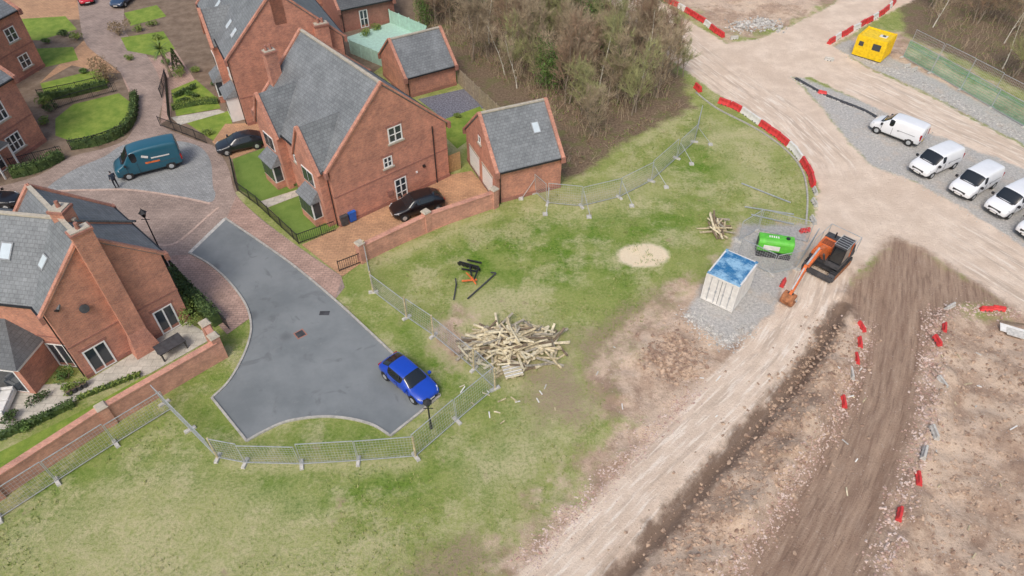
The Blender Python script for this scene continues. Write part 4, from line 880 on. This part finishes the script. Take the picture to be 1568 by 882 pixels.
# ---------------------------------------------------------------- barriers
def barrier(p,q,mt,name='traffic_barrier',h=.62,k=1):
    mb=MB(); L=math.dist(p,q); a=math.atan2(q[1]-p[1],q[0]-p[0])
    mb.box(0,L*.97,-.24*k,.24*k,0,.14,mt,.0,.03); mb.box(.02,L*.97-.02,-.21*k,.21*k,.14,h*.55,mt,.0,.08*k); mb.box(.02,L*.97-.02,-.13*k,.13*k,h*.55,h,mt,.02,.03)
    mb.box(L*.97,L*.97+.04,-.05,.05,.1,h-.1,mt); mb.box(L*.3,L*.42,-.25*k,.25*k,0.0,.1,m_dgrey); mb.box(L*.6,L*.72,-.25*k,.25*k,0,.1,m_dgrey)
    mb.obj(name,None,(p[0],p[1],hgt(*p)),a+random.uniform(-.08,.08),bevel=.03)
def chain(px,step=1.15,cols=(m_red,m_red,m_wpl)):
    w=GL(smooth(px,10)); pts=[w[0]]; last=w[0]
    for p in w[1:]:
        if math.dist(last,p)>=step: pts.append(p); last=p
    for i,(p,q_) in enumerate(zip(pts[:-1],pts[1:])): barrier(p,q_,cols[i%len(cols)])
chain([(1100,157),(1128,167),(1152,183),(1175,200),(1200,218),(1222,240),(1238,265),(1246,292)],1.25,(m_red,m_red,m_wpl,m_wpl,m_red))
chain([(1064,134),(1082,150)],1.2,(m_red,)); chain([(1008,-4),(1035,10),(1070,30),(1090,45),(1112,62)],1.2,(m_red,m_red,m_red,m_wpl))
chain([(1268,68),(1290,55),(1322,38),(1352,20),(1374,0)],1.2,(m_red,m_wpl,m_red))
def loose(u,v,deg,mt=m_red,L=.9,h=.38,nm='traffic_barrier'):
    p=G(u,v); barrier(p,(p[0]+L*math.cos(rad(deg)),p[1]+L*math.sin(rad(deg))),mt,nm,h,.7)
for u,v,d in ((1324,508,95),(1318,532,80),(1314,556,80),(1294,624,80),(1443,514,60),(1436,536,95),(1406,746,75),(1374,800,60),(1500,474,0),(1518,472,-10),(1252,142,-30),(1196,440,60),(1224,356,10)): loose(u,v,d)
for u,v,d in ((1448,474,30),(1446,600,95),(1430,680,85),(1408,710,60),(1305,582,80),(1250,318,90),(1248,345,92),(1250,300,88),(1383,104,20),(1395,110,30),(1262,92,-20),(1118,60,10)): loose(u,v,d,m_conc,1.0,.4,'concrete_block')
mb=MB(); x,y=G(1552,508); mb.T=Matrix.Translation((x,y,hgt(x,y)+.15))@Matrix.Rotation(.15,4,'X')@Matrix.Rotation(-.4,4,'Z'); mb.box(-.9,.9,-.35,.35,0,.05,m_wpl); mb.box(-.5,.9,-.55,.1,.052,.09,m_conc); mb.beam((-.9,.5,.1),(.6,.7,.2),.1,.06,m_wood4); mb.obj('scrap_sheets')
mb=MB(); ribbon(mb,GL(smooth([(1065,142),(1100,168),(1160,199),(1205,232),(1228,262),(1236,300),(1234,345)])),.14,-.1,.12,m_kerb); mb.obj('kerb')
mb=MB(); ribbon(mb,GL(smooth([(1218,120),(1265,146),(1320,168),(1345,182)])),.35,-.1,.10,m_dgrey); mb.obj('kerb')
# small scattered timber and litter on the works side
random.seed(31); mb=MB()
for k in range(46):
    u,v=random.choice([(random.uniform(900,1100),random.uniform(530,640)),(random.uniform(700,860),random.uniform(590,650)),(random.uniform(1240,1330),random.uniform(560,760)),(random.uniform(1430,1560),random.uniform(520,860))])
    x,y=G(u,v); z0=hgt(x,y)+.06; a=random.uniform(0,3.14); l=random.uniform(.15,.6); mb.beam((x,y,z0),(x+l*math.cos(a),y+l*math.sin(a),z0+random.uniform(0,.1)),.07,.04,random.choice([m_wood3,m_wood,m_wpl,m_conc]))
mb.obj('site_debris')
# ---------------------------------------------------------------- timber piles
def pile(u,v,rx,ry,h,N,Lr,seed,rot=0):
    random.seed(seed); x,y=G(u,v); mb=MB()
    for k in range(N):
        a=random.uniform(0,6.28); rr=random.random()**.62; px,py=rx*rr*math.cos(a),ry*rr*math.sin(a); pz=h*(1-rr**1.5)*random.uniform(.15,1)+.07
        th=random.gauss(rot,.8); L=random.uniform(*Lr); pt=random.gauss(0,.2); d=Vector((math.cos(th)*math.cos(pt),math.sin(th)*math.cos(pt),math.sin(pt)))*L/2
        c=Vector((px,py,max(pz,abs(d.z)+.06))); mt=random.choice([m_wood,m_wood2,m_wood3,m_wood,m_wood4,m_wood3])
        if random.random()<.55: r=random.uniform(.06,.1); mb.cyl(c-d,c+d,r,r*.9,mt,7)
        else: mb.beam(c-d,c+d,random.uniform(.12,.2),.06,mt)
    return mb,(x,y)
mb,(x,y)=pile(785,533,3.4,2.1,1.3,230,(1.1,2.2),4); mb.obj('timber_pile',None,(x,y,0))
mb,(x,y)=pile(1098,350,.8,1.0,.35,26,(1.2,2.2),5,1.9); mb.obj('timber_pile',None,(x,y,0))
x,y=G(785,574); mb=MB()
for k in range(8): mb.box(-.6,.6,-.5+k*.135,-.41+k*.135,.3,.33,m_wpl if k%2 else m_wood3)
for k in (-.55,0,.5): mb.box(k-.05,k+.05,-.5,.5,.18,.298,m_wood)
mb.obj('wooden_pallet',None,(x,y,.1),.3)
x,y=G(720,432); E=empty('farm_harrow',(x,y,.05),0); mb=MB()
for a_,b_ in (((-.9,1.9,.3),(.6,1.3,.3)),((-.3,2.1,.3),(.8,1.7,.35)),((.6,1.2,.3),(.3,-.2,.35)),((-.1,1.5,.3),(.1,.3,.3)),((-.7,1.2,.2),(.5,.9,.2))): mb.beam(a_,b_,.11,.09,m_black)
for a_,b_ in (((1.9,.8,.1),(-.1,-1.9,.1)),((-1.0,-.4,.1),(-1.1,-2.0,.1)),((-1.1,.2,.15),(-1.0,-.5,.15)),((1.9,.85,.1),(1.5,.9,.1))): mb.beam(a_,b_,.09,.08,m_dgrey)
for k in range(6): t=k/5; cx_=-.9+1.5*t; cy_=1.9-.6*t; mb.cyl((cx_-.02,cy_-.12,.18),(cx_+.02,cy_-.06,.18),.17,.15,m_black,10)
mb.obj('frame',E); mb=MB()
for k in range(6): mb.beam((-.3+k*.1,.5-k*.12,.45),(.2+k*.05,.0-k*.1,.2),.07,.07,m_orange)
mb.cyl((-.6,-.2,.25),(.5,-.1,.3),.07,.07,m_orange,8); mb.obj('springs',E)
mb=MB()
for a_,b_ in (((1135,282),(1210,312)),((1140,318),(1215,330)),((1150,330),(1215,345))):
    p,q_=G(*a_),G(*b_); mb.beam((*p,.1),(*q_,.12),.09,.08,m_steel)
mb.obj('steel_poles')
# ---------------------------------------------------------------- street furniture
def lamp(u,v,h,name='street_lamp'):
    x,y=G(u,v); E=empty(name,(x,y,0)); mb=MB(); mb.cyl((0,0,0),(0,0,1.0),.09,.08,m_black,10); mb.cyl((0,0,1.0),(0,0,h-.5),.055,.045,m_black,8); mb.obj('post',E)
    mb=MB(); mb.cyl((0,0,h-.5),(0,0,h-.15),.12,.24,m_cgl,6); mb.cyl((0,0,h-.15),(0,0,h+.12),.30,.05,m_black,6); mb.cyl((0,0,h+.12),(0,0,h+.25),.03,.02,m_black,6); mb.beam((-.3,0,h-.75),(.3,0,h-.75),.04,.04,m_black); mb.obj('lantern',E)
lamp(257,408,5.3); lamp(660,656,2.8)
def bin_(u,v,mt):
    x,y=G(u,v); mb=MB(); mb.box(-.28,.28,-.34,.34,.12,1.0,mt,-.05,-.05); mb.box(-.34,.34,-.42,.4,1.0,1.08,mt,.03,.03); mb.cyl((-.3,.34,.12),(-.22,.34,.12),.12,.12,m_rub,10); mb.cyl((.22,.34,.12),(.3,.34,.12),.12,.12,m_rub,10); mb.cyl((-.3,.42,1.0),(.3,.42,1.0),.03,.03,m_dgrey,6); mb.obj('wheelie_bin',None,(x,y,.03),rad(40),bevel=.015)
bin_(539,338,m_bluebin); bin_(527,344,m_dgrey)
for k in range(4):
    x,y=G(108+k*8,604-k*4); mb=MB(); mb.cyl((0,0,0),(0,0,.4),.14,.2,m_dgrey,10); mb.cyl((0,0,.36),(0,0,.405),.18,.18,m_bed,10)
    for j in range(60): leaf(mb,(random.gauss(0,.12),random.gauss(0,.12),.45+random.random()*.3),.06,m_shrub)
    mb.obj('plant_pot',None,(x,y,.02))
x,y=G(265,538); mb=MB(); mb.box(-.9,.9,-.55,.55,.68,.75,m_dgrey)
for a_ in (-.8,.8):
    for b_ in (-.45,.45): mb.box(a_-.05,a_+.05,b_-.05,b_+.05,0,.68,m_dgrey)
mb.obj('garden_table',None,(x,y,.02),rad(47))
x,y=G(8,622); mb=MB(); mb.box(-.9,.9,-.45,.45,.1,.45,m_wpl); mb.box(-.9,.9,.3,.5,.452,.85,m_wpl); mb.box(-1.05,-.85,-.45,.52,.1,.65,m_wpl); mb.box(.85,1.05,-.45,.52,.1,.65,m_wpl); mb.box(-.8,-.02,-.42,.28,.452,.58,m_wpl); mb.box(.02,.8,-.42,.28,.452,.58,m_wpl); mb.obj('garden_sofa',None,(x,y,.02),rad(100),bevel=.05)
# ---------------------------------------------------------------- person beside the van
def person(u,v,rz):
    x,y=G(u,v); E=empty('person',(x,y,.03),rz)
    nm=NT('clothes'); zz=nm.n('ShaderNodeSeparateXYZ'); nm.l(nm.co(),zz.inputs[0]); c=nm.mix(nm.mapr(zz.outputs[2],.92,.94),(.02,.022,.03),(.03,.045,.07)); c=nm.mix(nm.mapr(zz.outputs[2],1.46,1.48),c,(.5,.31,.23)); c=nm.mix(nm.mapr(zz.outputs[2],.10,.09),c,(.01,.01,.01)); nm.out(c,.8)
    V=[(0,0,.95,.15),(0,0,1.15,.14),(0,0,1.38,.17),(0,0,1.50,.06),
       (.0,.10,.9,.10),(.06,.11,.50,.07),(-.02,.11,.09,.05),(.16,.12,.04,.04),(.0,-.10,.9,.10),(-.04,-.11,.50,.07),(-.12,-.11,.09,.05),(.05,-.12,.04,.04),
       (0,.20,1.40,.065),(-.02,.25,1.13,.05),(.12,.24,.92,.035),(0,-.20,1.40,.065),(.02,-.26,1.13,.05),(.14,-.24,.92,.035)]
    ed=[(0,1),(1,2),(2,3),(0,4),(4,5),(5,6),(6,7),(0,8),(8,9),(9,10),(10,11),(2,12),(12,13),(13,14),(2,15),(15,16),(16,17)]
    def skin(nm_,V,ed,mt):
        me=bpy.data.meshes.new(nm_); me.from_pydata([q_[:3] for q_ in V],ed,[]); o=link(bpy.data.objects.new(nm_,me)); o.parent=E; me.materials.append(mt)
        m_=o.modifiers.new('k','SKIN')
        for i,q_ in enumerate(V): me.skin_vertices[0].data[i].radius=(q_[3],q_[3])
        me.skin_vertices[0].data[0].use_root=True; m_.use_smooth_shade=True
        m2=o.modifiers.new('s','SUBSURF'); m2.levels=1; m2.render_levels=1
    skin('body',V,ed,nm.m); ms=M('skin',(.5,.31,.23),.6,.05)
    for s in (1,-1):
        b=(.13,.24*s,.90); V=[(*b,.03),(b[0]+.03,b[1],b[2]-.07,.03)]; ed=[(0,1)]
        for k in range(4):
            V+=[(b[0]+.0+k*.022,b[1],b[2]-.11,.01),(b[0]+.01+k*.022,b[1]-.01*s,b[2]-.17+.008*abs(k-1.5),.008)]; n0=len(V); ed+=[(1,n0-2),(n0-2,n0-1)]
        V+=[(b[0]+.07,b[1]-.02*s,b[2]-.06,.01),(b[0]+.09,b[1]-.03*s,b[2]-.10,.009)]; n0=len(V); ed+=[(0,n0-2),(n0-2,n0-1)]
        skin('hand',V,ed,ms)
    mb=MB(); hair=m_dgrey
    for i in range(10):
        for j in range(14):
            def pt(i,j): th=math.pi*i/10; ph=2*math.pi*j/14; return (.01+.098*math.sin(th)*math.cos(ph),.078*math.sin(th)*math.sin(ph),1.63+.12*math.cos(th))
            q_=[pt(i,j),pt(i+1,j),pt(i+1,j+1),pt(i,j+1)]; cx=sum(a_[0] for a_ in q_)/4; cz=sum(a_[2] for a_ in q_)/4; mb.add(q_,[(0,1,2,3)],hair if (cz>1.68 or cx<-.02) else ms)
    mb.box(.10,.125,-.012,.012,1.60,1.635,ms); mb.box(.09,.108,-.025,.025,1.565,1.575,m_rust)
    for s in (-1,1): mb.box(.092,.104,s*.032-.01,s*.032+.01,1.64,1.652,m_black); mb.box(-.01,.02,s*.08-.008,s*.08+.008,1.6,1.66,ms)
    mb.obj('head',E,smooth=True)
person(180,288,2.5)
# ---------------------------------------------------------------- camera, light, world
cam=bpy.data.cameras.new('camera'); cam.lens=24; cam.sensor_width=36; cam.clip_end=6000
co=link(bpy.data.objects.new('camera',cam)); co.location=(0,0,CH); co.rotation_euler=(math.pi/2-PT,0,0); S.camera=co
el,az=rad(52),rad(200)
w=bpy.data.worlds.new('World'); S.world=w; w.use_nodes=True; nt=w.node_tree; sky=nt.nodes.new('ShaderNodeTexSky'); sky.sky_type='NISHITA'; sky.sun_disc=False; sky.sun_elevation=el; sky.sun_rotation=az; sky.dust_density=4; sky.air_density=1.2
bg=nt.nodes['Background']; nt.links.new(sky.outputs[0],bg.inputs[0]); bg.inputs[1].default_value=.15
sl=bpy.data.lights.new('sun','SUN'); sl.energy=1.5; sl.angle=rad(20); sl.color=(1,.96,.90); so=link(bpy.data.objects.new('sun',sl))
d=Vector((math.sin(az)*math.cos(el),math.cos(az)*math.cos(el),math.sin(el))); so.rotation_euler=d.to_track_quat('Z','Y').to_euler()
S.view_settings.view_transform='Standard'; S.view_settings.look='None'; S.view_settings.exposure=0
